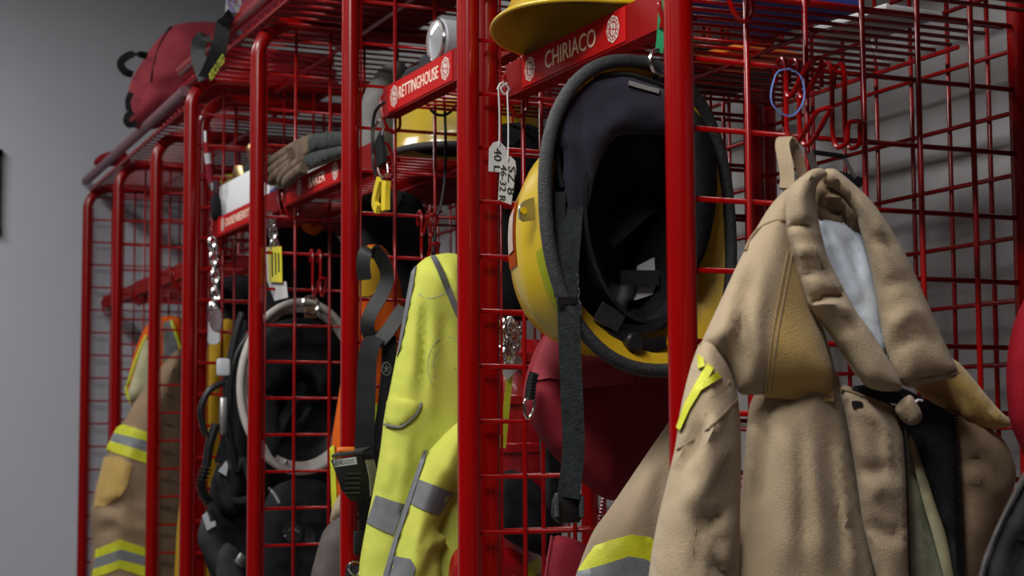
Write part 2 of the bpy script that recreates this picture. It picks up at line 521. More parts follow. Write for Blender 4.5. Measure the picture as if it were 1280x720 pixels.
ZT1, ZT2, ZT3 = .868+H, .868+H, .828+H
rackA = thing('gear_rack', 'nearest red tube and wire mesh gear rack, holding the big tan coat', 'gear rack', (.25, 0, 0), 'red gear racks')
for Yf, zo, wr in ((-W1, .4749, True), (0, .4749, True), (W1, .5475, True)):
    side_frame(rackA, R1, Yf, ZT1, zo, wr)
back_mesh(rackA, R1+.492, -W1, W1, ZT1-.05)
top_shelf(rackA, R1-.018, R1+.44, -W1-.06, W1+.005, .89+H, M['red'])
rackB = thing('gear_rack', 'middle red tube and wire mesh gear rack, holding the lime jacket', 'gear rack', (.3, 1.5, 0), 'red gear racks')
for Yf, zo in ((Y1p, .5475), (Y2, .7659), (Y3, .4529), (Y4, .7039)):
    side_frame(rackB, R2, Yf, ZT2, zo)
back_mesh(rackB, R2+.492, Y1p, Y4, ZT2-.05)
top_shelf(rackB, .030, R2+.44, Y1p+.005, 2.505, .892+H, M['red'])
rackC = thing('gear_rack', 'farthest red tube and wire mesh gear rack against the grey end wall', 'gear rack', (.33, 3.3, 0), 'red gear racks')
for Yf, zo in ((Y4p, .7039), (Y5, .7419), (Y6, .6524), (Y7, .7189)):
    side_frame(rackC, R3, Yf, ZT3, zo)
back_mesh(rackC, R3+.492-.02, Y4p, Y7, ZT3-.05)
top_shelf(rackC, .050, R3+.44, Y4p+.035, 4.165, .852+H, M['grey_rail'], xend=.082)

# ------------------------------------------------------------------ shelves with name plates
def text_mesh(s, size, mtl, parent, name, origin, ux, uz, nrm, align='LEFT', extr=.0004, sx=1.0):
    cu = bpy.data.curves.new('lettering', 'FONT'); cu.body = s; cu.size = size; cu.extrude = extr
    cu.align_x = align; cu.align_y = 'CENTER'; cu.resolution_u = 3
    t = bpy.data.objects.new('lettering_tmp', cu); COL.objects.link(t)
    dg = bpy.context.evaluated_depsgraph_get()
    me = bpy.data.meshes.new_from_object(t.evaluated_get(dg))
    bpy.data.objects.remove(t)
    ux, uz, nrm = V(ux), V(uz), V(nrm)
    for v in me.vertices:
        v.co = V(origin) + ux*v.co.x*sx + uz*v.co.y + nrm*v.co.z
    me.materials.clear(); me.materials.append(mtl)
    o = bpy.data.objects.new(name, me); COL.objects.link(o)
    _parent(o, parent, Matrix.Identity(4))
    return o
def emblem(parent, c, r, ux, uz, nrm, mtl):
    # fire service crest: scalloped rim, ring and a shield in the middle
    bm = bmesh.new(); c, ux, uz, nrm = V(c), V(ux), V(uz), V(nrm)
    def P(a, rr): return c + ux*math.cos(a)*rr + uz*math.sin(a)*rr
    def ring(r0, r1, wob0=0, n=48):
        A = [bm.verts.new(P(2*math.pi*k/n, r*r0) + nrm*.0006) for k in range(n)]
        B = [bm.verts.new(P(2*math.pi*k/n, r*(r1+wob0*math.cos(8*2*math.pi*k/n))) + nrm*.0006) for k in range(n)]
        for k in range(n): bm.faces.new((A[k], A[(k+1) % n], B[(k+1) % n], B[k]))
    ring(.86, .96, .04); ring(.60, .68)
    for k in range(14):
        a = 2*math.pi*k/14
        q = [P(a-.11, r*.71), P(a+.11, r*.71), P(a+.10, r*.83), P(a-.10, r*.83)]
        bm.faces.new([bm.verts.new(p+nrm*.0006) for p in q])
    for pts in (((-.38, .42), (.02, .5), (.10, .1), (-.30, .0)), ((.12, .45), (.40, .30), (.42, -.1), (.16, .0)), ((-.42, -.05), (-.05, -.02), (-.05, -.5), (-.25, -.42)), ((.05, -.08), (.40, -.18), (.22, -.48), (.05, -.5))):
        bm.faces.new([bm.verts.new(c+ux*p[0]*r+uz*p[1]*r+nrm*.0006) for p in pts])
    return obj('crest', bm, mtl, parent, smooth=False)
LU, LV, LN = (0, -1, 0), (0, 0, 1), (-1, 0, 0)     # plate faces -X, reads towards -Y
def shelf(label, word, X, ya, yb, zb, zt, ty0, ty1, e0, e1, depth=.37, lx=None, group='shelves with name plates', tsz=None, rods=None):
    # ya near end, yb far end
    s = thing('locker_shelf', label, 'shelf', (X+depth/2, (ya+yb)/2, zb), group)
    bm = bmesh.new(); yc, L = (ya+yb)/2, yb-ya
    add_box(bm, (X, yc, (zb+zt)/2), (.003, L, zt-zb))
    add_box(bm, (X+.012, yc, zb+.0015), (.024, L-.0002, .003))
    add_box(bm, (X+.009, yc, zt-.0015), (.018, L-.0004, .003))
    lip = obj('front_lip', bm, M['redlip'], s, smooth=False)
    if word:
        pl = obj('name_plate', box((X-.0022, (ty0+ty1)/2, (zb+zt)/2+.001), (.0014, abs(ty0-ty1), (zt-zb)*.90)), M['plate'], s, smooth=False, label='red name plate with pale lettering and two crests')
        hgt = (zt-zb)
        zc = (zb+zt)/2+.001
        emblem(pl, (X-.003, e0, zc), hgt*.36, LU, LV, LN, M['pale'])
        if e1 is not None: emblem(pl, (X-.003, e1, zc), hgt*.36, LU, LV, LN, M['pale'])
        t = text_mesh(word, tsz or hgt*.62, M['cream'], pl, 'lettering', (X-.0032, 0, zc), LU, LV, LN, 'CENTER')
        ys = [v.co.y for v in t.data.vertices]; w = max(ys)-min(ys); mid = (max(ys)+min(ys))/2
        tgt = lx
        for v in t.data.vertices:
            v.co.y = (v.co.y-mid)*(abs(tgt[0]-tgt[1])/w) + (tgt[0]+tgt[1])/2
    bm = bmesh.new()
    for xx in (X+.045, X+depth*.5, X+depth):
        add_tube(bm, [(xx, ya, zb+.016), (xx, yb, zb+.016)], .0032, 8)
    br = obj('shelf_bearer', bm, M['red'], s)
    y = yb-.012
    ra = ya if rods is None else rods
    while y > ra:
        wire('wire', (X+.002, y, zb+.022), (X+depth, y, zb+.022), .0027, M['red'], br); y -= .032
    for yy in (yb+.004, ya-.004):
        bm = bmesh.new()
        add_tube(bm, smooth_path([(X+.004, yy-.004, zb-.012), (X-.004, yy, zb+.02), (X-.002, yy+.002, zt-.016), (X+.012, yy+.003, zt-.003), (X+.026, yy+.002, zt-.012), (X+.032, yy, zb-.01), (X+.018, yy-.002, zb-.024)], 4, True), .0028, 8, True)
        obj('hook', bm, M['red'], s)
    return s
def ypx(x, y, X): return PX(x, y, X)[1]
Xs = .050
shelf('red wire shelf with name plate above the big upturned helmet', 'CHIRIACO', Xs, .125, W1-.022, .463+H, .510+H, ypx(655, 70, Xs), ypx(784, 0, Xs), ypx(665, 62, Xs), ypx(769, 13, Xs), lx=(ypx(684, 52, Xs), ypx(747, 25, Xs)), rods=.03, tsz=.033, depth=.425)
Xs = .1
shelf('red wire shelf with name plate carrying the flashlight', 'RETTINGHOUSE', Xs, Y1p+.022, Y2-.022, .553+H, .606+H, ypx(487, 125, Xs), ypx(567, 80, Xs), ypx(495, 121, Xs), ypx(559, 85, Xs), lx=(ypx(501, 118, Xs), ypx(550, 92, Xs)), tsz=.030)
shelf('red wire shelf with name plate under the folded leather gloves', 'BAKER', Xs, Y2+.022, Y3-.022, .472+H, .520+H, ypx(360, 245, Xs), ypx(425.5, 208, Xs), ypx(376, 235, Xs), ypx(421, 214, Xs), lx=(ypx(388, 228, Xs), ypx(408, 220, Xs)), tsz=.030)
shelf('red wire shelf with name plate carrying the white box', 'DUSENBERRY', Xs, Y3+.022, Y4-.022, .470+H, .517+H, ypx(274, 285, Xs), ypx(330, 255, Xs), ypx(280, 284, Xs), None, lx=(ypx(284, 281, Xs), ypx(313, 267, Xs)), tsz=.028)
Xs = .050
shelf('added unseen red wire shelf shading the nearest bay over the tan coat', '', Xs, -W1+.022, -.022, .463+H, .510+H, 0, 0, 0, 0, depth=.425)  # out-of-view shelf added to shade the mesh behind the tan coat
Xs = .137
shelf('bare red wire shelf in the farthest rack, next to the end wall', '', Xs, Y6+.022, Y7-.022, .418+H, .458+H, 0, 0, 0, 0)
shelf('bare red wire shelf in the farthest rack, over the orange vest', '', Xs, Y5+.022, Y6-.022, .420+H, .462+H, 0, 0, 0, 0)
shelf('bare red wire shelf in the farthest rack, over the yellow coat', '', Xs, Y4p+.022, Y5-.022, .420+H, .462+H, 0, 0, 0, 0)

# ------------------------------------------------------------------ wire coat hooks
def coat_hook(label, x, Y, zt, zb, s=-1, arm=.07, up=.03, top_arm=False):
    # double-wire hook hung over two mesh wires; s=-1: arm towards the camera side
    t = thing('coat_hook', label, 'hook', (x, Y, zb), 'red wire coat hooks')
    q = .0085; y0 = Y+s*.010
    path = []
    def side(sx): return [(x+sx*q, Y-s*.010, zt-.016), (x+sx*q, Y-s*.008, zt+.004), (x+sx*q, Y+s*.004, zt+.0085), (x+sx*q, y0, zt-.004), (x+sx*q, y0, (zt+zb)/2), (x+sx*q, y0, zb+.004), (x+sx*q, y0+s*.008, zb-.012), (x+sx*q, y0+s*.025, zb-.010), (x+sx*q*.9, y0+s*arm*.8, zb+up*.75), (x+sx*q*.6, y0+s*arm, zb+up)]
    a, b = side(-1), side(1)
    pts = a + b[::-1]
    obj('hook_wire', tube(smooth_path(pts, 4), .0028, 8), M['red'], t)
    if top_arm:
        obj('upper_arm', tube(smooth_path([(x-q, y0, zt-.030), (x-q, y0+s*.010, zt-.036), (x-q, y0+s*arm*.62, zt-.010), (x, y0+s*arm*.78, zt-.002), (x+q, y0+s*arm*.62, zt-.010), (x+q, y0+s*.010, zt-.036), (x+q, y0, zt-.030)], 4), .0028, 8), M['red'], t)
    return t
zw = lambda k: .4749+H-k*PZ
coat_hook('red wire hook with the tan coat loop and blue band on it', .137, 0, zw(1), zw(2), -1, .066, .016, True)
coat_hook('red wire hook right of the blue band, with the steel clip', .197, 0, zw(1), zw(2), -1, .035, .012)

# ------------------------------------------------------------------ fire helmets
class Shell:
    def __init__(s, c, ew, el, ec, rings, saddle=.0, up=.0, sup=None):
        s.sup = sup
        s.c, s.ew, s.el, s.ec = V(c), V(ew).normalized(), V(el).normalized(), V(ec).normalized()
        s.rings, s.saddle, s.up = rings, saddle, up
    def at(s, phi, k, off=0):
        i = min(int(k), len(s.rings)-2); f = k-i
        a, b = s.rings[i], s.rings[i+1]
        w, l, h, br = [a[j]*(1-f)+b[j]*f for j in range(4)]
        lo = (a[4] if len(a) > 4 else 0)*(1-f)+(b[4] if len(b) > 4 else 0)*f
        cs, sn = math.cos(phi), math.sin(phi)
        q_ = 1 if not s.sup else s.sup
        c2, s2 = math.copysign(abs(cs)**q_, cs), math.copysign(abs(sn)**q_, sn)
        h = h - br*s.saddle*sn*sn + br*s.up*cs*cs
        return s.c + s.ew*(w+off)*c2 + s.el*((l+off)*s2+lo) + s.ec*(h+off*.3)
def add_shell(bm, S, k0, k1, n=48, per=2, close=False):
    steps = int((k1-k0)*per)
    rows = []
    for q in range(steps+1):
        k = k0+q/per
        if k >= len(S.rings)-1-1e-6 and S.rings[-1][0] < 1e-4:
            rows.append([bm.verts.new(S.at(0, len(S.rings)-1))]*n); continue
        rows.append([bm.verts.new(S.at(2*math.pi*j/n, min(k, len(S.rings)-1-1e-9))) for j in range(n)])
    for A, B in zip(rows, rows[1:]):
        for j in range(n):
            f = [A[j], A[(j+1) % n], B[(j+1) % n], B[j]]
            u = []
            for v in f:
                if v not in u: u.append(v)
            if len(u) > 2: bm.faces.new(u)
    return rows
def shell_patch(name, S, poly, mtl, parent, off=.0015, n=10, label=None):
    # poly: ((phi0,k0),(phi1,k0),(phi1,k1),(phi0,k1)) bilinear patch lying on the shell
    bm = bmesh.new(); g = []
    for a in range(n+1):
        row = []
        for b in range(n+1):
            u, v = a/n, b/n
            ph = (1-v)*((1-u)*poly[0][0]+u*poly[1][0])+v*((1-u)*poly[3][0]+u*poly[2][0])
            k = (1-v)*((1-u)*poly[0][1]+u*poly[1][1])+v*((1-u)*poly[3][1]+u*poly[2][1])
            row.append(bm.verts.new(S.at(ph, k, off)))
        g.append(row)
    for a in range(n):
        for b in range(n): bm.faces.new((g[a][b], g[a+1][b], g[a+1][b+1], g[a][b+1]))
    bmesh.ops.solidify(bm, geom=bm.faces[:], thickness=.0008)
    return obj(name, bm, mtl, parent, label=label)
def helmet_shell(t, S, S_in, mshell, mtrim, tr, mliner, munder, brim_k=2):
    bm = bmesh.new(); add_shell(bm, S, 0, len(S.rings)-1, 56, 3)
    obj('shell', bm, mshell, t)
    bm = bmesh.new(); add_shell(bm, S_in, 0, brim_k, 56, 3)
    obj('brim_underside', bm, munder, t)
    bm = bmesh.new(); add_shell(bm, S_in, brim_k, len(S_in.rings)-1, 56, 3)
    obj('liner', bm, mliner, t)
    bm = bmesh.new(); add_tube(bm, [S.at(2*math.pi*j/64, 0) for j in range(64)], tr, 10, True)
    obj('edge_trim', bm, mtrim, t)

OUT = [(.138, .178, 0, 1), (.130, .166, .012, .7), (.120, .146, .030, .3, -.008), (.117, .136, .050, .05, -.016), (.113, .128, .090, 0, -.030), (.093, .106, .135, 0, -.036), (.055, .068, .160, 0, -.038), (0, 0, .172, 0, -.038)]
INN = [(.136, .176, -.002, 1), (.122, .152, .010, .6), (.108, .134, .024, .2), (.098, .126, .060, 0, -.016), (.078, .094, .115, 0, -.030), (.045, .058, .140, 0, -.034), (0, 0, .148, 0, -.034)]
HC = (.034, .150, .246+H)
t = thing('fire_helmet', 'big yellow fire helmet hanging open side out, black chin strap dangling', 'helmet', HC, 'fire helmets')
S = Shell(HC, (.98, .2, 0), (-.05, 0, 1), (-.2, .98, .0), OUT, .012, .0, .86)
SI = Shell(HC, (.98, .2, 0), (-.05, 0, 1), (-.2, .98, .0), INN, .012, .0, .86)
helmet_shell(t, S, SI, M['yellow'], M['rubber'], .0080, M['black'], M['yellow_i'])
shell_patch('reflective_sticker', S, ((3.30, 2.1), (4.15, 1.7), (4.15, 2.6), (3.30, 3.0)), M['limepl'], t, label='lime sticker')
dc = shell_patch('crest_decal', S, ((2.72, 4.2), (3.28, 4.2), (3.28, 5.0), (2.72, 5.0)), M['orange'], t, .0012, label='orange and white crest decal')
shell_patch('crest_disc', S, ((2.82, 4.3), (3.16, 4.3), (3.16, 4.85), (2.82, 4.85)), M['pale'], dc, .0026)
# steel goggle bracket on the left rim
bk = obj('rim_bracket', prism([PY(x, y, .165) for x, y in ((649, 262), (651, 255), (657, 250), (668, 246), (669, 275), (656, 277), (650, 273))], (0, .004, 0)), M['steel'], t)
obj('bracket_hole', lathe([(.004, 0), (.004, .003)], PY(655, 263, .163), (0, 1, 0), 14), M['yellow'], bk)
# flannel ear flap hanging inside the opening
FLAP = ((706, 190), (694, 178), (695, 150), (705, 122), (722, 104), (750, 96), (790, 95), (838, 112), (845, 150), (832, 170), (790, 166), (768, 170), (752, 195), (742, 225), (735, 262), (727, 290), (716, 275), (703, 235))
fl, flB = cloth('ear_flap', FLAP, .136, M['navy'], t, T=.008, R=.03, folds=(([(712, 140), (712, 200), (725, 270)], 8, .006), ([(725, 130), (728, 200), (728, 280)], 6, -.006), ([(740, 190), (790, 140), (835, 140)], 16, .009)), nz=(.002, 18), res=.008)
seam('flap_binding', ((703, 235), (694, 178), (695, 150), (705, 122), (722, 104), (750, 96), (790, 95), (838, 112)), flB, M['blackf'], fl, .003, .003)
patch('care_label', ((786, 103), (824, 114), (823, 120), (785, 109)), flB, M['grey'], fl, .004, 0)
rf, rfB = cloth('ear_flap', ((860, 130), (878, 148), (891, 178), (897, 215), (895, 262), (885, 308), (873, 336), (862, 350)), .152, M['blackf'], t, T=.012, R=.02, res=.008)
# headband, crown straps and ratchet
hb = [SI.c + SI.ew*.083*math.cos(a) + SI.el*(.117*math.sin(a)-.004) + SI.ec*(.012) for a in [2*math.pi*k/48 for k in range(49)]]
obj('headband', ribbon(hb, .034, .005, (0, 1, 0)), M['blackf'], t)
def pxstrip(name, a, b, Y, w, th, mtl, parent, Yb=None):
    p, q = PY(*a, Y), PY(*b, Yb if Yb is not None else Y)
    d = CAM-p; s_ = np.cross(q-p, d); s_ /= np.linalg.norm(s_)
    return obj(name, ribbon([p, p*.5+q*.5, q], w, th, s_), mtl, parent)
pxstrip('crown_strap', (757, 300), (812, 252), .235, .026, .003, M['charcoal'], t)
pxstrip('crown_strap', (776, 347), (823, 347), .235, .018, .003, M['charcoal'], t)
obj('foam_pad', prism([PY(x, y, .245) for x, y in ((799, 332), (818, 322), (820, 356), (816, 368), (795, 375), (797, 352))], (0, .006, 0)), M['lgrey'], t, smooth=False, label='light grey pad')
kn = PY(788, 428, .150)
obj('ratchet_housing', prism([PY(x, y, .150) for x, y in ((758, 408), (768, 405), (800, 424), (834, 420), (834, 436), (812, 444), (780, 440), (760, 424))], (0, .018, 0), .002), M['black'], t)
obj('ratchet_knob', lathe([(.010, 0), (.0115, .002), (.0115, .012), (.009, .015)], kn, (0, -1, 0), 20), M['black'], t)
pxstrip('comfort_pad', (748, 388), (776, 404), .146, .022, .006, M['charcoal'], t)
# chin strap
def zstrap(name, pts, Y, w, th, mtl, parent, sub=4):
    p3 = [PY(x, y, Yy) for (x, y), Yy in zip(pts, Y if isinstance(Y, (list, tuple)) else [Y]*len(pts))]
    d = CAM-p3[0]; d[2] = 0; s_ = np.cross(d, (0, 0, 1)); s_ /= np.linalg.norm(s_)
    return obj(name, ribbon(smooth_path(p3, sub), w, th, s_), mtl, parent)
zstrap('strap_anchor', ((700, 240), (700, 300)), .135, .012, .004, M['black'], t)
cs = zstrap('chin_strap', ((716, 236), (713, 280), (709, 330), (707, 372)), [.150, .128, .122, .120], .026, .004, M['webb'], t)
zstrap('chin_strap', ((710, 365), (712, 430), (715, 500), (717, 560), (713, 600), (710, 622)), [.122, .116, .112, .112, .112, .112], .0245, .004, M['webb'], t)
wz = [PY(x+3, y, .108) for x, y in ((718, 342), (720, 348), (719, 358), (721, 364), (720, 374), (723, 382), (723, 394))]
obj('wire_buckle', tube(smooth_path(wz, 3), .0011, 6), M['chrome'], cs)
obj('strap_slide', prism([PY(x, y, .114) for x, y in ((697, 371), (724, 371), (724, 380), (697, 380))], (0, .004, 0)), M['black'], cs)
bu = obj('quick_release_buckle', prism([PY(x, y, .114) for x, y in ((697, 616), (726, 616), (731, 628), (730, 645), (724, 654), (700, 654), (692, 645), (693, 628))], (0, .008, 0), .0015), M['black'], t)
for xx in (696, 727):
    obj('prong', tube(smooth_path([PY(xx, y, .109) for y in (620, 632, 646)], 3), .003, 8), M['rubber'], bu)
# steel ring and green loop that carry it
rg = thing('hanging_ring', 'chrome ring on a green loop above the big helmet', 'ring', PY(822, 76, .135))
c0 = PY(824, 78, .137)
obj('ring', tube([c0+np.array([.014*math.cos(a), .004*math.cos(a), .015*math.sin(a)]) for a in [2*math.pi*k/24 for k in range(24)]], .0026, 8, True), M['chrome'], rg)
zstrap('green_loop', ((824, 66), (826, 40), (828, 10), (832, -30)), [.137, .130, .122, .115], .009, .002, M['green'], rg)
obj('ring_tab', prism([PY(x, y, .146) for x, y in ((820, 88), (832, 88), (834, 108), (816, 106))], (0, .004, 0)), M['black'], rg)

# helmet lying on the shelf over the name plate
HC2 = (.085, .365, .519+H)
t = thing('fire_helmet', 'yellow helmet lying on the shelf above the nearest name plate', 'helmet', HC2, 'fire helmets')
rz = .15
S2 = Shell(HC2, (math.cos(rz), math.sin(rz), 0), (-math.sin(rz), math.cos(rz), 0), (0, 0, 1), [(.126, .150, .010, 1), (.122, .146, .016, .8), (.108, .130, .028, .4), (.100, .122, .045, .1), (.098, .118, .08, 0), (.085, .104, .12, 0), (.05, .062, .148, 0), (0, 0, .158, 0)], .014, .0)
S2i = Shell(HC2, (math.cos(rz), math.sin(rz), 0), (-math.sin(rz), math.cos(rz), 0), (0, 0, 1), [(.125, .149, .008, 1), (.104, .126, .026, .4), (.092, .112, .062, 0), (.085, .104, .085, 0), (.07, .086, .11, 0), (.04, .05, .135, 0), (0, 0, .142, 0)], .014, .0)
helmet_shell(t, S2, S2i, M['yellow'], M['yellow'], .0028, M['leather'], M['yellow_i'])
for a in (2.4, 3.0, 3.6):
    shell_patch('leather_tab', S2i, ((a, 1.3), (a+.32, 1.3), (a+.26, 2.4), (a, 2.4)), M['leather'], t, -.003)

# ------------------------------------------------------------------ big tan turnout coat
ct = thing('turnout_coat', 'big tan firefighter coat with gold shoulder patch hung nearest the camera', 'coat', (.20, -.09, .6), 'tan firefighter coats')
YJ = -.10
# right rear shoulder flap and right sleeve, farthest back
cloth('shoulder_flap', ((1130, 470), (1160, 440), (1195, 448), (1222, 480), (1248, 512), (1271, 532), (1240, 537), (1208, 528), (1182, 512), (1150, 494)), -.075, M['gold'], ct, T=.018, R=.02, folds=(([(1200, 470), (1255, 530)], 8, .008), ([(1190, 490), (1235, 528)], 7, -.008)), nz=(.002, 20), res=.009)
cloth('sleeve', ((1170, 490), (1235, 532), (1258, 552), (1273, 592), (1262, 625), (1250, 660), (1236, 700), (1225, 745), (1225, 900), (1180, 900), (1180, 745), (1180, 600)), -.065, M['tan_d'], ct, T=.040, R=.045, folds=(([(1200, 590), (1230, 588), (1258, 625)], 10, .014), ([(1198, 578), (1232, 576), (1262, 610)], 8, -.016), ([(1215, 640), (1240, 680)], 9, .006)), res=.010, label='right sleeve')
# liner seen in the open front, black zip guard
cloth('lining', ((1122, 520), (1140, 548), (1160, 612), (1180, 668), (1196, 745), (1196, 900), (1125, 900), (1125, 745)), -.085, M['olive'], ct, T=.012, R=.03, folds=(([(1145, 600), (1150, 660), (1160, 720)], 7, .008), ([(1150, 640), (1168, 700)], 6, -.006)), nz=(.003, 22), res=.009)
zg, zgB = cloth('zip_guard', ((1118, 480), (1150, 495), (1175, 508), (1194, 518), (1196, 560), (1197, 595), (1201, 660), (1206, 745), (1206, 900), (1194, 900), (1194, 745), (1184, 672), (1168, 630), (1152, 590), (1136, 545), (1122, 520)), -.100, M['charcoal'], ct, T=.012, R=.03, folds=(([(1150, 530), (1165, 600), (1190, 700)], 9, .006),), res=.009, label='black zip guard with teeth')
cloth('facing_tape', ((1134, 540), (1146, 556), (1166, 622), (1184, 672), (1196, 745), (1196, 900), (1186, 900), (1186, 745), (1172, 690), (1150, 615)), -.106, M['olive2'], ct, T=.004, R=.01, nz=(.001, 30), res=.008)
teeth = [(1194+ (y-518)*.011*5/5, y) for y in range(520, 722, 4)]
bm = bmesh.new()
for i, (x, y) in enumerate(teeth):
    p = PY(1193.5+(y-518)*.058*.9, y, -.106)
    add_box(bm, p, (.0045, .004, .0022))
obj('zip_teeth', bm, M['black'], ct, smooth=False)
# left body panel
body, bB = cloth('left_front', ((960, 470), (1045, 455), (1055, 500), (1062, 530), (1070, 580), (1082, 640), (1096, 700), (1104, 750), (1104, 900), (905, 900), (905, 750), (912, 700), (924, 640), (930, 580), (934, 530), (938, 500)), -.10, M['tan'], ct, T=.050, R=.07,
    folds=(([(985, 520), (990, 600), (985, 720)], 20, 0.0087), ([(1010, 520), (1020, 620), (1030, 720)], 14, 0.0116), ([(1000, 515), (1004, 600), (1004, 700)], 9, -0.0072),
           ([(1044, 510), (1052, 600), (1066, 720)], 6, 0.0080), ([(1036, 512), (1044, 600), (1056, 720)], 4, -0.0058), ([(960, 515), (955, 560), (945, 640)], 12, -0.0101), ([(950, 530), (970, 505), (1000, 500)], 8, -0.0087))+tuple(([(1036+i*1.05, 516+i*10), (1052+i*1.05, 520+i*10+(i % 3))], 3.2, .0036) for i in range(23)), nz=(.003, 12), res=.008)
# placket with a rounded corner
pk, pkB = cloth('placket', ((1048, 480), (1068, 484), (1095, 494), (1118, 507), (1130, 530), (1134, 560), (1137, 640), (1139, 750), (1139, 900), (1104, 900), (1104, 750), (1094, 715), (1078, 653), (1068, 578), (1058, 524)), -.125, M['tan2'], ct, T=.022, R=.025,
    folds=(([(1066, 512), (1095, 520), (1108, 540), (1112, 600)], 5, 0.0087), ([(1064, 582), (1090, 590), (1116, 584)], 9, -.009), ([(1082, 612), (1108, 606), (1126, 620)], 12, .009), ([(1084, 655), (1112, 668), (1128, 664)], 9, -0.0101), ([(1120, 520), (1127, 600), (1130, 715)], 4, 0.0058)), nz=(.003, 20), res=.007)
seam('placket_edge', ((1117, 508), (1128, 535), (1133, 600), (1135, 660), (1137, 720)), pkB, M['black'], pk, .0016, .002)
patch('inner_collar', ((1058, 484), (1090, 480), (1135, 490), (1128, 500), (1117, 506), (1092, 494)), pkB, M['charcoal'], ct, .008, 1, label='charcoal inner collar')
seam('frayed_edge', ((1052, 486), (1070, 492), (1095, 502), (1118, 512)), pkB, M['stitch'], pk, .0016, .003)
patch('hook_tape', ((1064, 501), (1078, 502), (1080, 509), (1066, 510)), pkB, M['black'], pk, .003, 1, .006)
tb, tbB = cloth('folded_tab', ((1117, 512), (1126, 500), (1138, 492), (1147, 504), (1154, 520), (1148, 530), (1138, 532), (1128, 527)), -.145, M['tan2'], ct, T=.012, R=.010, folds=(([(1128, 505), (1140, 528)], 4, -0.0072),), nz=(.002, 30), res=.005)
obj('thread_end', tube(smooth_path([PY(x, y, -.148) for x, y in ((1144, 503), (1148, 500), (1153, 501))], 3), .0014, 6), M['tagw'], tb)
# left sleeve
sl, sB = cloth('sleeve', ((893, 418), (874, 428), (862, 462), (850, 512), (845, 556), (834, 602), (822, 650), (813, 700), (808, 750), (808, 900), (922, 900), (922, 750), (926, 690), (925, 640), (927, 580), (926, 530), (922, 490), (912, 450)), -.125, M['tan'], ct, T=.055, R=.060,
    folds=(([(886, 520), (872, 555), (850, 590), (835, 640)], 8, -0.0167), ([(900, 515), (880, 560), (858, 600)], 10, 0.0125), ([(918, 500), (890, 530), (868, 570)], 5, 0.0063), ([(850, 640), (880, 600), (915, 540)], 14, 0.0125), ([(895, 640), (915, 660), (908, 715)], 12, 0.0167), ([(878, 640), (872, 690), (866, 720)], 6, -0.0063), ([(880, 650), (905, 640)], 10, -0.0146), ([(905, 715), (890, 700)], 6, -0.0146)), nz=(.003, 14), res=.0075)
for lp in (((871, 443), (879, 449), (881, 459), (873, 462)), ((884, 456), (892, 462), (878, 486), (862, 512), (850, 538), (845, 534), (855, 506), (868, 482)), ((897, 466), (902, 473), (884, 484), (868, 494), (864, 489), (880, 478))):
    patch('reflective_letter', lp, sB, M['lime'], ct, .005, 0, .006, label='lime reflective letter strip')
seam('sleeve_seam', ((922, 498), (905, 516), (880, 540), (846, 562)), sB, M['stitch'], sl, .0011, .0006)
seam('sleeve_seam', ((912, 476), (900, 492), (876, 506), (851, 540)), sB, M['stitch'], sl, .0009, .0006)
seam('sleeve_seam', ((884, 515), (870, 545), (852, 585), (844, 610)), sB, M['stitch'], sl, .0014, .0005)
seam('sleeve_seam', ((866, 705), (868, 670), (874, 640), (895, 590), (910, 560)), sB, M['stitch'], sl, .0009, .0005)
# yoke over the shoulder
yk, yB = cloth('shoulder_yoke', ((1000, 232), (982, 236), (962, 258), (944, 288), (922, 330), (900, 378), (884, 412), (876, 430), (890, 442), (908, 456), (918, 478), (924, 493), (940, 494), (957, 493), (1030, 490), (1046, 470), (1036, 430), (1018, 380), (1005, 320), (994, 270)), -.125, M['tan'], ct, T=.045, R=.055,
    folds=(([(955, 285), (938, 300), (932, 312)], 4, 0.0058), ([(982, 268), (958, 277), (940, 296)], 5, -0.0072), ([(940, 330), (925, 400), (930, 480)], 14, -0.0116), ([(920, 380), (905, 430)], 12, 0.0116), ([(955, 320), (945, 400), (945, 480)], 10, 0.0087), ([(920, 410), (912, 440)], 9, -0.0116)), nz=(.003, 14), res=.0075)
seam('yoke_seam', ((984, 282), (970, 280), (950, 287), (938, 300), (932, 314)), yB, M['stitch'], yk, .0018, .001)
gp = patch('shoulder_patch', ((986, 308), (994, 312), (1002, 334), (1013, 370), (1024, 405), (1034, 442), (1040, 470), (1043, 502), (1000, 500), (955, 497), (959, 462), (966, 410), (975, 360)), yB, M['gold'], ct, .004, 0, label='gold suede patch')
seam('patch_stitching', ((984, 320), (972, 385), (963, 440), (959, 490)), yB, M['stitch'], gp, .0008, .0062)
seam('patch_stitching', ((990, 320), (978, 385), (969, 440), (965, 488)), yB, M['stitch'], gp, .0008, .0062)
seam('patch_stitching', ((958, 490), (1000, 494), (1040, 496)), yB, M['stitch'], gp, .0008, .0062)
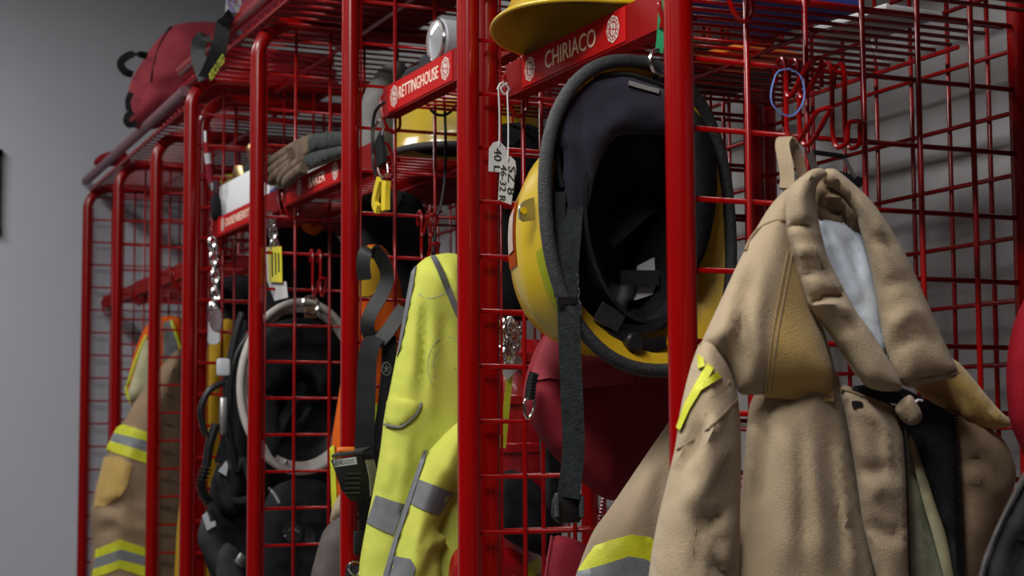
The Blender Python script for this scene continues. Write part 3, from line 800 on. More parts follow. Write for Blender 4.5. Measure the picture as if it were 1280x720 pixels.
# collar: hollow, silver lining, right side, left side
cloth('collar_inside', ((1016, 222), (1034, 222), (1060, 238), (1078, 262), (1080, 292), (1050, 282), (1022, 276), (1012, 250)), -.125, M['tan_d'], ct, T=.010, R=.02, folds=(([(1024, 246), (1050, 252), (1076, 282)], 6, 0.0145), ([(1022, 256), (1050, 266), (1070, 286)], 5, -0.0116)), nz=(.002, 20), res=.007)
cloth('silver_lining', ((1016, 262), (1036, 266), (1060, 274), (1082, 294), (1094, 340), (1104, 400), (1114, 450), (1104, 446), (1080, 420), (1056, 380), (1034, 330)), -.120, M['lining'], ct, T=.012, R=.03, folds=(([(1034, 284), (1050, 320), (1080, 390)], 7, 0.0072), ([(1060, 290), (1078, 350)], 6, -0.0058)), nz=(.003, 30), res=.007, label='pale silver blue lining')
cr, crB = cloth('collar', ((1030, 211), (1044, 211), (1058, 222), (1088, 249), (1111, 281), (1137, 327), (1160, 380), (1186, 440), (1202, 471), (1165, 478), (1128, 487), (1112, 450), (1104, 425), (1098, 390), (1088, 330), (1074, 284), (1072, 270), (1050, 240), (1026, 228)), -.140, M['tan'], ct, T=.030, R=.034,
    folds=(([(1078, 262), (1096, 280), (1104, 300)], 6, 0.0087), ([(1090, 300), (1118, 312)], 6, -0.0087), ([(1100, 362), (1130, 352), (1150, 362)], 7, -0.0072), ([(1106, 415), (1140, 390), (1165, 398)], 9, 0.0087), ([(1112, 440), (1150, 420), (1180, 432)], 6, -0.0058)), nz=(.0025, 16), res=.007)
seam('collar_hem', ((1200, 466), (1165, 472), (1130, 481)), crB, M['stitch'], cr, .0009, .0015)
cf, cfB = cloth('collar', ((1026, 210), (1014, 212), (1000, 222), (988, 232), (982, 250), (982, 290), (990, 318), (997, 342), (1004, 362), (1011, 384), (1030, 408), (1054, 440), (1070, 466), (1082, 484), (1105, 490), (1131, 488), (1118, 462), (1100, 432), (1086, 410), (1070, 390), (1054, 360), (1034, 322), (1024, 280), (1019, 250), (1021, 230), (1036, 216)), -.150, M['tan'], ct, T=.026, R=.024,
    folds=(([(1008, 216), (1004, 250), (1008, 290)], 9, 0.0072), ([(984, 282), (1004, 286), (1020, 282)], 4, -0.0087), ([(992, 318), (1016, 316), (1032, 322)], 6, 0.0087), ([(998, 345), (1024, 340), (1044, 344)], 5, -0.0101), ([(1010, 378), (1034, 372), (1062, 372)], 5, -0.0159), ([(1014, 388), (1040, 384), (1070, 392)], 6, 0.0116), ([(1040, 420), (1066, 408), (1084, 414)], 8, -0.0043)), nz=(.002, 20), res=.006)
seam('collar_seam', ((1012, 282), (1018, 310), (1030, 340), (1046, 366)), cfB, M['stitch'], cf, .0010, .0008)
seam('collar_seam', ((1022, 396), (1040, 420), (1056, 446), (1072, 470)), cfB, M['stitch'], cf, .0014, .0006)
zstrap('hanger_loop', ((983, 236), (984, 222), (982, 205), (979, 190), (978, 179), (983, 173), (990, 182)), [-.11, -.105, -.10, -.093, -.085, -.078, -.074], .0145, .003, M['tan'], ct)
zstrap('hanger_loop', ((1004, 226), (1000, 206), (994, 188), (988, 178)), [-.068, -.07, -.072, -.074], .011, .003, M['tan_d'], ct)
pxstrip('hem_tape', (884, 438), (876, 430), -.13, .004, .002, M['stitch'], ct)

# blue band on the hook, steel clip, tassel
pts = [PY(x, y, -.055) for x, y in ((986, 86), (972, 90), (965, 108), (964, 126), (972, 138), (986, 145), (998, 138), (1005, 122), (1004, 104), (998, 92))]
o = obj('rubber_band', ribbon(smooth_path(pts+pts[:1], 5), .0048, .0015, V(CAM-pts[0])), M['bluerub'])
tag(o, 'blue rubber band looped on the red coat hook', 'rubber band')
sc = thing('steel_clip', 'steel spring clip hanging behind the tan coat collar', 'clip', PY(1040, 210, -.03))
for a in (((1010, 192), (1014, 204), (1019, 216)), ((1055, 196), (1062, 210), (1069, 222)), ((1014, 190), (1018, 203), (1023, 215))):
    obj('arm', tube([PY(x, y, -.035) for x, y in a], .0022, 8), M['steel'], sc)
obj('grip', box(PY(1060, 224, -.03), (.035, .010, .012), Matrix.Rotation(.2, 3, 'Y'), .003), M['black'], sc)
obj('bar', tube([PY(1016, 190, -.035), PY(1057, 196, -.035)], .0028, 8), M['black'], sc)
ts = thing('tassel', 'frayed white string end hanging below the upper shelf', 'string', PY(1100, 60, .30))
obj('cord', tube(smooth_path([PY(x, y, .30) for x, y in ((1090, 40), (1091, 52), (1094, 64), (1098, 70))], 4), .0028, 8), M['tagw'], ts)
bm = bmesh.new()
for k in range(14):
    add_tube(bm, [PY(1096+k*.15, 64+abs(k-7)*.1, .30), PY(1097+k*.6, 74, .30+.002*math.sin(k)), PY(1098+k*1.1, 84-abs(k-7)*.35, .30+.003*math.sin(k*2))], .0012, 5)
obj('frayed_end', bm, M['tagw'], ts)

# ------------------------------------------------------------------ garments at the right edge
rj = thing('red_jacket', 'red jacket at the right edge behind the black coat', 'jacket', PY(1330, 500, -.20))
cloth('body', ((1300, 335), (1268, 398), (1259, 440), (1257, 480), (1262, 530), (1276, 560), (1290, 600), (1300, 760), (1304, 980), (1420, 980), (1424, 700), (1416, 480), (1400, 360), (1388, 300), (1374, 274), (1358, 272), (1336, 294)), -.22, M['redcoat'], rj, T=.05, R=.06, folds=(([(1276, 400), (1270, 480), (1280, 540)], 8, .01),), res=.014)
zstrap('hanger_loop', ((1366, 268), (1370, 244), (1378, 236), (1384, 248), (1382, 270)), -.22, .012, .003, M['redcoat'], rj)
bj = thing('black_jacket', 'black zip jacket at the bottom right corner, nearest of all', 'jacket', PY(1330, 700, -.36))
zstrap('hanger_loop', ((1452, 408), (1456, 380), (1464, 366), (1472, 380), (1468, 410)), -.36, .012, .003, M['blackf'], bj)
bb, bjB = cloth('body', ((1318, 545), (1284, 588), (1264, 626), (1246, 664), (1230, 705), (1216, 760), (1210, 1000), (1640, 1000), (1640, 760), (1600, 600), (1530, 470), (1480, 410), (1440, 400), (1400, 430), (1350, 500)), -.36, M['blackf'], bj, T=.05, R=.06, folds=(([(1290, 620), (1260, 680), (1250, 740)], 9, .009), ([(1310, 620), (1280, 690)], 9, -.012), ([(1262, 650), (1285, 670)], 6, .008), ([(1250, 690), (1285, 700)], 6, -.008)), nz=(.007, 16), res=.010)
bm = bmesh.new()
zp = smooth_path([np.array(p, float) for p in ((1312, 556), (1284, 588), (1264, 626), (1246, 664), (1230, 705), (1218, 760))], 12)
for p in zp:
    add_box(bm, PY(p[0]+1, p[1], -.372), (.0050, .004, .0022), Matrix.Rotation(-.5, 3, 'Y'))
obj('zip_teeth', bm, M['steel'], bb, smooth=False)
obj('zip_tape', tube([PY(p[0]+2.5, p[1], -.368) for p in zp], .0030, 8), M['blackf'], bb)

# ------------------------------------------------------------------ behind the big helmet: red bag, second coat
rb = thing('red_bag', 'red nylon bag with a steel ring behind the big yellow helmet', 'bag', PY(745, 620, .40), 'red bags')
bo, boB = cloth('body', ((684, 412), (668, 438), (657, 470), (652, 500), (662, 528), (690, 570), (720, 596), (748, 620), (770, 628), (800, 600), (835, 555), (866, 500), (868, 420), (780, 405)), .36, M['bagred'], rb, T=.055, R=.06, folds=(([(684, 425), (670, 460), (658, 505)], 5, -.006), ([(690, 470), (735, 486), (780, 480)], 8, -.005), ([(740, 520), (765, 560), (772, 615)], 10, .006), ([(690, 540), (740, 590)], 8, .005)), nz=(.003, 14), res=.009)
patch('lit_top_panel', ((686, 414), (672, 445), (662, 478), (690, 474), (735, 487), (790, 480), (790, 410)), boB, M['bagtop'], rb, .004, 0)  # lighter red puts the light on the bag's upper left into colour
wl = zstrap('webbing_tab', ((668, 466), (664, 480), (662, 500)), .30, .012, .004, M['webb'], rb)
for k in range(7):
    obj('rib', tube([PY(661.5-k*.45+4, 468+k*4.4, .296), PY(671.5-k*.45, 470+k*4.4, .296)], .0016, 6), M['black'], wl)
obj('d_ring', tube(smooth_path([PY(x, y, .30) for x, y in ((657, 500), (655, 512), (658, 522), (662, 522), (667, 512), (667, 500))], 4, True), .0016, 8, True), M['chrome'], wl)

tc_ = thing('turnout_coat', 'tan coat behind the red post, lime and grey bands on its sleeve', 'coat', PY(790, 720, .22), 'tan firefighter coats')
s2, s2B = cloth('sleeve', ((850, 500), (836, 528), (812, 562), (785, 602), (762, 636), (742, 662), (730, 690), (716, 730), (712, 770), (712, 900), (900, 900), (900, 770), (900, 500)), .22, M['tan2'], tc_, T=.05, R=.055, folds=(([(825, 560), (795, 620), (780, 680)], 12, .006), ([(835, 580), (820, 640), (818, 700)], 10, -.007)), nz=(.003, 16), res=.009)
patch('lime_band', ((744, 680), (765, 672), (790, 665), (812, 668), (822, 676), (820, 703), (806, 694), (786, 691), (760, 700), (722, 713), (730, 700)), s2B, M['lime'], tc_, .003, 0, .007, label='lime reflective band')
patch('grey_band', ((722, 713), (760, 700), (786, 691), (806, 694), (822, 703), (822, 745), (716, 745)), s2B, M['silver'], tc_, .0032, 0, .007, label='grey reflective band')

dr = thing('red_pouch', 'dark red cloth pouch low behind the dangling chin strap', 'pouch', PY(706, 720, .50), 'red bags')
dp, dpB = cloth('body', ((690, 668), (716, 672), (744, 688), (742, 760), (742, 900), (676, 900), (676, 760), (682, 710)), .46, M['bagred'], dr, T=.02, R=.03, res=.011)
seam('edge_binding', ((690, 669), (684, 705), (679, 745)), dpB, M['bagtop'], dp, .0016, .002)
rc = thing('coiled_lanyard', 'coiled red lanyard hanging between the red bag and the tan sleeve', 'lanyard', PY(755, 650, .40))
obj('coil', tube([PY(757-k*.115+2.2*math.cos(k*.9), 612+k*.62, .44+.004*math.sin(k*.9)) for k in range(75)], .0016, 6), M['redpl'], rc)

# things standing in the middle rack, seen through the mesh of the first divider
cn = thing('red_canister', 'red enamel canister with lime tape standing behind the mesh divider', 'canister', PY(655, 720, .95))
cc = PY(662, 560, .80)
ztop_c = PY(662, 425, .80)[2]
zbot_c = PY(662, 664, .80)[2]
obj('body', lathe([(.05, zbot_c), (.064, zbot_c+.02), (.066, ztop_c-.12), (.060, ztop_c-.06), (.045, ztop_c-.02), (.02, ztop_c)], (cc[0], cc[1], 0), (0, 0, 1), 32), M['redpl'], cn)
for zz in (PY(650, 447, .75)[2], PY(650, 500, .75)[2], PY(650, 560, .75)[2]):
    obj('band', lathe([(.066, zz-.008), (.0695, zz-.006), (.0695, zz+.006), (.066, zz+.008)], (cc[0], cc[1], 0), (0, 0, 1), 32), M['redpl'], cn)
pxstrip('lime_tape', (641, 430), (628, 560), .728, .010, .002, M['lime'], cn)
pxstrip('white_tape', (652, 448), (630, 470), .726, .016, .002, M['tagw'], cn)
chn = thing('steel_chain', 'heap of chrome chain on top of the red canister', 'chain', PY(640, 420, .93))
bm = bmesh.new()
for k in range(34):
    px_, py_ = 628+random.random()*30*(1-k/60), 405+k*1.3
    c = PY(px_, py_, .70+.02*random.random()); a = random.random()*3
    add_tube(bm, [c+np.array([.007*math.cos(q)*math.cos(a), .007*math.cos(q)*math.sin(a), .010*math.sin(q)]) for q in [2*math.pi*j/10 for j in range(10)]], .0022, 6, True)
obj('links', bm, M['chrome'], chn)
bg = thing('black_bag', 'black fabric bag hanging low behind the mesh beside the red canister', 'bag', PY(650, 690, .80), 'dark gear bags')
cloth('body', ((622, 592), (640, 586), (668, 600), (700, 640), (704, 700), (660, 690), (622, 668)), .70, M['blackf'], bg, T=.03, R=.03, res=.011)
cloth('flap', ((664, 500), (674, 540), (676, 600), (680, 650), (700, 650), (700, 520), (690, 490)), .69, M['charcoal'], bg, T=.016, R=.03, res=.011)
rd = thing('red_duffel', 'glossy red duffel with lime chevrons low between lime jacket and mesh', 'bag', PY(640, 740, 1.1), 'red bags')
rdb, rdB = cloth('body', ((560, 770), (560, 712), (566, 690), (585, 676), (620, 672), (668, 682), (690, 720), (690, 770)), .86, M['redpl'], rd, T=.05, R=.05, nz=(.003, 12), res=.011)
patch('lime_chevron', ((658, 704), (674, 694), (676, 712), (658, 722)), rdB, M['lime'], rd, .003, 0)
patch('lime_chevron', ((630, 722), (642, 716), (652, 724), (632, 738)), rdB, M['lime'], rd, .003, 0)

# ------------------------------------------------------------------ paper tags on strings
def paper_tag(label, poly, hole, top, Y, lines):
    t = thing('paper_tag', label, 'tag', PY(*hole, Y), 'white paper tags')
    cd = obj('card', prism([PY(x, y, Y) for x, y in poly], (0, .0008, 0)), M['tagw'], t, smooth=False)
    obj('string', tube(smooth_path([PY(*top, Y+.004), PY((top[0]*.6+hole[0]*.4)+1, top[1]*.5+hole[1]*.5, Y), PY(hole[0], hole[1]+2, Y-.001)], 4), .0010, 6), M['tagw'], t)
    c = PY(*hole, Y)
    obj('eyelet', lathe([(.0016, 0), (.0016, .0005)], c-np.array([0, .001, 0]), (0, 1, 0), 10), M['ink'], cd)
    for s, (a, b), sz, f in lines:
        o_, e_ = PY(*a, Y-.0012), PY(*b, Y-.0012)
        ux = (e_-o_); L = np.linalg.norm(ux); ux /= L
        uz = np.cross((0, -1, 0), ux); 
        tm = text_mesh(s, sz, M['ink'], cd, 'handwriting', o_, ux, uz, (0, -1, 0), 'LEFT', .0001)
        pr_ = [(Vector(v.co)-V(o_)).dot(V(ux)) for v in tm.data.vertices]
        k = L/max(pr_)
        for v, q in zip(tm.data.vertices, pr_): v.co = v.co + V(ux)*(q*k-q)
    return t
paper_tag('white paper tag hanging on the left, smaller and higher one', ((611, 214), (611.5, 186), (617, 178), (624, 176), (631, 183), (635, 190), (633, 216)), (624, 180.5), (623, 112), .545, [('40 L', ((622, 185), (621, 214)), .016, 1)])
paper_tag('white paper tag beside the helmet, larger one with two lines', ((623, 250), (626, 203), (632, 197), (638, 195), (644, 201), (645.5, 212), (639, 256)), (635, 199), (634, 114), .44, [('SZ 8', ((639.5, 207), (638, 243)), .0150, 1), ('46-32 R', ((629.5, 206), (627, 252)), .013, 1)])
kn_ = obj('string_knot', tube(smooth_path([PY(x, y, .55) for x, y in ((622, 112), (626, 104), (632, 106), (636, 112), (631, 118), (626, 110), (634, 104))], 4), .0016, 6), M['tagw'])
tag(kn_, 'white string knot on the shelf hook above both tags', 'string')

# papers on the nearest shelf, seen through its rods
zs = .487+H
def flatbox(name, label, cat, c, s, rz, m, extra=None):
    o = obj(name, box(c, s, Matrix.Rotation(rz, 3, 'Z'), .002), m)
    return tag(o, label, cat)
flatbox('blue_folder', 'blue plastic folder lying on the nearest shelf', 'folder', (.17, .12, zs+.012), (.20, .16, .016), .2, M['bluel'])
flatbox('paper_sheet', 'white paper sheets lying beside the blue folder', 'paper', (.345, .12, zs+.009), (.09, .14, .008), .1, M['tagw'])
flatbox('orange_card', 'orange card lying on the far end of the nearest shelf', 'card', (.30, .35, zs+.009), (.12, .12, .008), .3, M['orangepl'])
flatbox('black_case', 'flat black case at the back of the nearest shelf', 'case', (.33, .50, zs+.03), (.16, .09, .05), .0, M['black'])

for lab, c, sz, mm in (('added unseen stack of dark folded clothes shading the nearest bay', (.24, -.20, zs+.055), (.30, .26, .10), 'dgrey'), ('added unseen black folded coat shading the nearest bay end', (.24, -.44, zs+.045), (.28, .17, .08), 'blackf')):  # unseen clothes added to keep lamp light off the deep mesh
    bm = box(c, sz, None, .025, 3)
    for v in bm.verts: v.co += Vector((.006*noise.noise(v.co*11), .006*noise.noise(v.co*13), .004*noise.noise(v.co*17)))
    tag(obj('added_folded_clothes', bm, M[mm]), lab, 'clothes')

# ------------------------------------------------------------------ hi-vis jacket
hv = thing('hi_vis_jacket', 'lime yellow safety jacket with grey reflective bands', 'jacket', PY(520, 760, 1.0))
hb_, hB = cloth('body', ((546, 318), (532, 322), (519, 333), (512, 360), (504, 400), (496, 442), (488, 484), (480, 520), (476, 560), (467, 612), (457, 660), (449, 705), (446, 770), (446, 900), (610, 900), (610, 770), (614, 420), (606, 340), (580, 320), (562, 316)), 1.0, M['hivis'], hv, T=.055, R=.055,
    folds=(([(522, 350), (516, 420), (506, 500)], 10, .006), ([(531, 372), (528, 440), (526, 500)], 4, -.012), ([(540, 335), (548, 350), (556, 368)], 5, .006), ([(546, 326), (556, 350), (564, 366)], 4, -.005), ([(560, 330), (566, 350), (572, 380)], 6, .006), ([(515, 540), (503, 600), (490, 690)], 8, .006), ([(524, 540), (516, 580)], 6, -.006), ([(492, 560), (480, 620)], 8, .008), ([(545, 400), (540, 470), (534, 540)], 8, .007), ([(556, 395), (552, 440)], 5, -.006), ([(510, 430), (500, 490)], 6, -.006), ([(540, 560), (520, 600)], 8, -.01)), nz=(.004, 14), res=.009)
patch('piping', ((514, 340), (520, 332), (516, 360), (508, 400), (500, 436), (496, 446), (500, 418), (508, 372)), hB, M['dsilver'], hv, .003, 0)
patch('lapel_tape', ((538, 322), (544, 319), (556, 345), (566, 372), (580, 405), (580, 418), (568, 396), (552, 358)), hB, M['dsilver'], hv, .003, 0, label='grey reflective stripe')
seam('yoke_seam', ((524, 370), (530, 375), (542, 376), (556, 370)), hB, M['olive'], hb_, .0014, .001)
seam('front_seam', ((530, 376), (528, 420), (526, 480), (527, 540)), hB, M['olive'], hb_, .0012, .0)
fp = patch('pocket_flap', ((484, 496), (500, 498), (527, 504), (520, 520), (503, 533), (480, 530)), hB, M['hivis'], hv, .006, 1, .007, bulge=.004)
seam('pocket_piping', ((527, 504), (520, 519), (503, 533), (490, 533), (480, 530)), hB, M['dsilver'], fp, .0020, .008)
patch('grey_band', ((470, 618), (506, 628), (492, 666), (458, 653)), hB, M['dsilver'], hv, .003, 0, label='grey reflective band')
# round crest printed on the chest
for r0, r1 in ((26, 23.5), (18.5, 16.5)):
    seam('chest_crest', [(559+r0*.95*math.cos(a), 459+r0*1.35*math.sin(a)) for a in [math.pi*2*k/20 for k in range(21)]], hB, M['olive'], hb_, .0007, .0012)
for k in range(12):
    a = 2*math.pi*k/12
    seam('chest_crest', [(559+19.5*.95*math.cos(a), 459+19.5*1.35*math.sin(a)), (559+22.5*.95*math.cos(a), 459+22.5*1.35*math.sin(a))], hB, M['olive'], hb_, .0007, .0012)
for q in (((550, 450), (560, 446), (568, 452)), ((548, 462), (558, 458), (570, 464)), ((552, 474), (562, 468), (568, 474)), ((559, 444), (558, 460), (560, 476))):
    seam('chest_crest', q, hB, M['olive'], hb_, .0008, .0012)
hs_, hsB = cloth('sleeve', ((590, 520), (572, 527), (552, 546), (534, 566), (524, 590), (512, 620), (500, 656), (488, 700), (478, 745), (478, 770), (478, 900), (560, 900), (560, 770), (552, 720), (548, 690), (560, 674), (546, 664), (556, 640), (566, 616), (590, 600)), .93, M['hivis'], hv, T=.045, R=.05, folds=(([(545, 665), (530, 690), (520, 720)], 6, .012), ([(548, 690), (536, 715)], 5, -.01), ([(536, 640), (524, 670), (512, 715)], 6, .008), ([(570, 560), (556, 596)], 8, .006), ([(544, 655), (560, 660)], 5, -.01)), nz=(.003, 16), res=.008)
patch('sleeve_tape', ((529, 564), (535, 562), (520, 606), (511, 634), (498, 672), (484, 724), (478, 722), (490, 680), (504, 636), (516, 600)), hsB, M['dsilver'], hv, .004, 0)
patch('grey_band', ((522, 598), (545, 606), (567, 616), (558, 632), (550, 643), (530, 636), (511, 628)), hsB, M['dsilver'], hv, .003, 0, label='grey reflective band')
patch('grey_band', ((488, 693), (514, 696), (520, 706), (510, 740), (478, 740)), hsB, M['dsilver'], hv, .003, 0, label='grey reflective band')

# ------------------------------------------------------------------ radio microphone, straps, vest, trousers around the second divider
rs = thing('radio_harness', 'black webbing radio harness hanging left of the lime jacket', 'harness', PY(470, 650, 1.18))
zstrap('strap', ((456, 350), (454, 330), (458, 314), (469, 314), (478, 326), (484, 346), (477, 368), (464, 390), (459, 408), (466, 424), (478, 420)), 1.19, .024, .006, M['black'], rs, 5)
zstrap('strap', ((472, 430), (484, 416), (496, 398), (505, 386)), 1.16, .024, .012, M['black'], rs)
zstrap('strap', ((474, 424), (464, 430), (459, 455), (457, 520), (455, 580), (460, 640), (464, 700)), [1.15, 1.145, 1.14, 1.14, 1.16, 1.18, 1.19], .032, .004, M['charcoal'], rs)
st = zstrap('strap', ((486, 420), (486, 460), (481, 510), (474, 560), (470, 640)), 1.17, .026, .004, M['blackf'], rs)
c = PY(483, 461, 1.162)
obj('star_badge', tube([c+np.array([.008*math.cos(a), 0, .011*math.sin(a)]) for a in [2*math.pi*k/16 for k in range(16)]], .0009, 6, True), M['grey'], st)
for k in range(5):
    a = math.pi/2+k*2*math.pi/5
    obj('star_ray', tube([c, c+np.array([.005*math.cos(a), 0, .007*math.sin(a)])], .0010, 6), M['grey'], st)
obj('buckle', box(PY(460, 678, 1.165), (.05, .010, .040), None, .003), M['black'], rs)
obj('ring', tube(smooth_path([PY(x, y, 1.15) for x, y in ((436, 712), (438, 704), (448, 703), (452, 712), (444, 720))], 4, True), .0018, 8, True), M['chrome'], rs)
zstrap('strap_tail', ((444, 706), (442, 730), (444, 760)), 1.16, .03, .006, M['charcoal'], rs)

rm = thing('radio', 'black handheld radio with orange button in front of the red post', 'radio', PY(440, 625, 1.10))
Yr = 1.085
fpoly = ((412.5, 574), (454, 568), (460, 600), (460, 622), (452, 628), (438, 627), (426, 613))
ext = np.array([.030, .042, 0])
bdy = obj('body', prism([PY(x, y, Yr) for x, y in fpoly], ext, .003), M['black'], rm)
tp = [PY(x, y, Yr) for x, y in ((414, 573), (453, 567.5))]
obj('top_cap', prism([tp[0]+np.array([0, -.001, 0]), tp[1]+np.array([0, -.001, 0]), tp[1]+ext*.98+np.array([0, 0, .006]), tp[0]+ext*.98+np.array([0, 0, .006])], (0, 0, .006), .0015), M['rubber'], rm)
bt = PY(434, 565, Yr+.012)
obj('button', box(bt+np.array([0, .008, .004]), (.026, .018, .008), None, .002), M['orangepl'], rm, label='orange button')
lb = obj('silver_label', prism([PY(x, y, Yr-.0022) for x, y in ((417, 575), (445, 571), (446.5, 580), (419, 584))], (0, .0008, 0)), M['lgrey'], rm, smooth=False)
text_mesh('BK', .013, M['ink'], lb, 'lettering', PY(418, 579.3, Yr-.0032), (PY(446, 575.5, Yr)-PY(418, 579.3, Yr))/np.linalg.norm(PY(446, 575.5, Yr)-PY(418, 579.3, Yr)), (0, 0, 1), (0, -1, 0), 'LEFT', .0001)
for k in range(2):
    obj('fine_print', prism([PY(x, y, Yr-.0026) for x, y in ((428.5, 576.2+k*3), (443, 574.2+k*3), (443, 575+k*3), (428.5, 577+k*3))], (0, .0005, 0)), M['rubber'], lb, smooth=False)
for k in range(5):
    obj('speaker_slot', box(PY(441, 592+k*6, Yr-.003), (.026, .003, .0022)), M['rubber'], rm)
obj('side_panel', prism([PY(x, y, Yr)+np.array([.0035, .004, 0]) for x, y in ((455, 575), (460, 598), (461, 620))]+[PY(x, y, Yr)+ext*.85+np.array([.0035, 0, 0]) for x, y in ((461, 620), (460, 598), (455, 575))], (.001, -.001, 0)), M['olive'], rm, smooth=False)

ov = thing('safety_vest', 'orange safety vest with lime trim behind the radio harness', 'vest', PY(465, 650, 1.5), 'orange safety vests')
ob, oB = cloth('body', ((452, 306), (480, 306), (498, 340), (508, 400), (508, 560), (500, 650), (414, 650), (413, 560), (424, 490), (438, 400)), 1.46, M['orange'], ov, T=.03, R=.04, nz=(.004, 16), res=.012)
patch('lime_yoke', ((452, 310), (476, 308), (486, 330), (480, 362), (462, 372), (448, 372)), oB, M['ycloth'], ov, .003, 0)
patch('lime_band', ((440, 502), (486, 506), (484, 532), (438, 528)), oB, M['lime'], ov, .003, 0)
patch('grey_band', ((440, 540), (486, 544), (484, 590), (438, 590)), oB, M['silver'], ov, .003, 0)
patch('lime_edge', ((412, 560), (418, 556), (422, 640), (415, 645)), oB, M['lime'], ov, .003, 0)
bp = thing('work_trousers', 'brown grey work trousers with cream lining low by the post', 'trousers', PY(420, 740, 1.4))
cloth('leg', ((446, 636), (424, 646), (410, 656), (402, 668), (396, 690), (388, 720), (386, 770), (386, 900), (480, 900), (480, 770), (480, 640)), 1.40, M['brownp'], bp, T=.05, R=.05, folds=(([(418, 660), (412, 690), (408, 720)], 6, .006),), res=.011)
cloth('lining', ((446, 600), (428, 612), (416, 632), (411, 655), (426, 650), (452, 640), (470, 620)), 1.42, M['tan2'], bp, T=.025, R=.03, res=.011)

# ------------------------------------------------------------------ shelf goods, middle rack
X_ = .135
fl_ = thing('flashlight', 'grey flashlight with chrome lens on the middle name plate shelf', 'flashlight', PX(556, 66, X_))
fc = PX(549, 50, X_-.02)
fc[2] = .606+H+.037
ax = np.array([-.98, -.05, -.03])
obj('head', lathe([(.020, -.075), (.024, -.035), (.036, -.025), (.037, .0), (.034, .004)], fc, ax, 28), M['lgrey'], fl_)
obj('lens', lathe([(.033, .0042), (.031, .010), (.018, .014), (.004, .016)], fc, ax, 28), M['glass'], fl_)
obj('bezel', tube([fc+ax*.005+np.array([0, .034*math.cos(a), .034*math.sin(a)]) for a in [2*math.pi*k/28 for k in range(28)]], .0024, 8, True), M['chrome'], fl_)
obj('barrel', lathe([(.017, -.16), (.019, -.15), (.019, -.07)], fc, ax, 24), M['black'], fl_)
for (a, b, rr, lab) in (((529, 88), .03, (.030, .045, .022), 'dark grey knit bundle on the middle shelf, left one'), ((541, 76), .03, (.022, .03, .028), 'dark grey cloth bundle beside the flashlight')):
    c = PX(*a, .16); c[2] = .606+H+rr[2]*.9
    bm = bmesh.new(); add_ellipsoid(bm, c, rr, Matrix.Rotation(.4, 3, 'Z'), 28, 18)
    for v in bm.verts:
        v.co += (v.co-V(c)).normalized()*.010*noise.noise(v.co*38)
    tag(obj('cloth_bundle', bm, M['dgrey']), lab, 'cloth')

gh = thing('protective_hood', 'grey knit hood standing on the glove shelf, behind the mesh', 'hood', PY(478, 200, 1.7))
ghb, ghB = cloth('hood', ((446, 205), (450, 150), (453, 122), (463, 101), (478, 83), (492, 76), (504, 79), (508, 110), (508, 205)), 1.70, M['grey'], gh, T=.05, R=.07, folds=(([(456, 150), (475, 115), (498, 95)], 8, .004), ([(455, 140), (490, 128)], 5, -.003)), res=.011)
seam('rim', ((503, 80), (506, 110), (505, 150)), ghB, M['dgrey'], ghb, .006, .0)
HC3 = (.355, 1.44, .531+H)
t = thing('fire_helmet', 'yellow helmet standing on the glove shelf, black brim edge', 'helmet', HC3, 'fire helmets')
S3 = Shell(HC3, (1, 0, 0), (0, 1, 0), (0, 0, 1), [(.150, .17, .004, 1), (.148, .168, .012, .8), (.144, .160, .025, .4), (.142, .156, .045, .1), (.138, .150, .10, 0), (.12, .13, .14, 0), (.06, .07, .155, 0), (0, 0, .165, 0)], .006, .0)
S3i = Shell(HC3, (1, 0, 0), (0, 1, 0), (0, 0, 1), [(.149, .169, .003, 1), (.13, .15, .012, .6), (.115, .13, .025, .2), (.10, .11, .06, 0), (.07, .086, .11, 0), (.04, .05, .135, 0), (0, 0, .142, 0)], .006, .0)
helmet_shell(t, S3, S3i, M['yellow'], M['rubber'], .007, M['black'], M['yellow_i'])
cb = thing('black_cable', 'black cable looping down in front of the shelved yellow helmet', 'cable', PY(545, 300, 1.19))
obj('loop', tube(smooth_path([PY(x, y, 1.21) for x, y in ((530, 118), (536, 134), (546, 143), (558, 143), (570, 132), (580, 112))], 5), .0028, 8), M['black'], cb)
obj('drop', tube(smooth_path([PY(x, y, 1.21) for x, y in ((555, 118), (557, 170), (556, 220), (551, 255), (546, 270), (543, 300), (541, 330))], 5), .0028, 8), M['black'], cb)
cbn = thing('snap_hook', 'steel snap hook with black strap and yellow clip at the shelf end', 'snap hook', PX(475, 240, .085))
obj('hook', tube(smooth_path([PX(x, y, .082) for x, y in ((474, 150), (468, 160), (465, 172), (468, 178), (476, 172), (479, 160))], 5), .0024, 8), M['chrome'], cbn)
obj('lanyard', tube(smooth_path([PX(x, y, .080) for x, y in ((480, 128), (470, 138), (466, 156), (466, 176), (466, 200), (470, 222))], 5), .0030, 8), M['black'], cbn)
def pxx(name, pts, X, w, th, mtl, parent, sub=4):
    p3 = [PX(x, y, X) for x, y in pts]
    return obj(name, ribbon(smooth_path(p3, sub), w, th, (0, 1, 0)), mtl, parent)
pxx('strap', ((473, 172), (476, 190), (477, 206)), .082, .035, .006, M['blackf'], cbn)
yc = pxx('clip', ((475, 224), (471, 240), (469, 254), (473, 262)), .084, .016, .008, M['yclip'], cbn)
pxx('clip', ((483, 226), (482, 244), (482, 263)), .082, .020, .009, M['yclip'], cbn)
for a in ((472, 205), (484, 205)):
    obj('clip_wire', tube([PX(a[0], a[1], .083), PX(a[0]+1, a[1]+10, .083), PX(478, 224, .083)], .0016, 6), M['steel'], cbn)

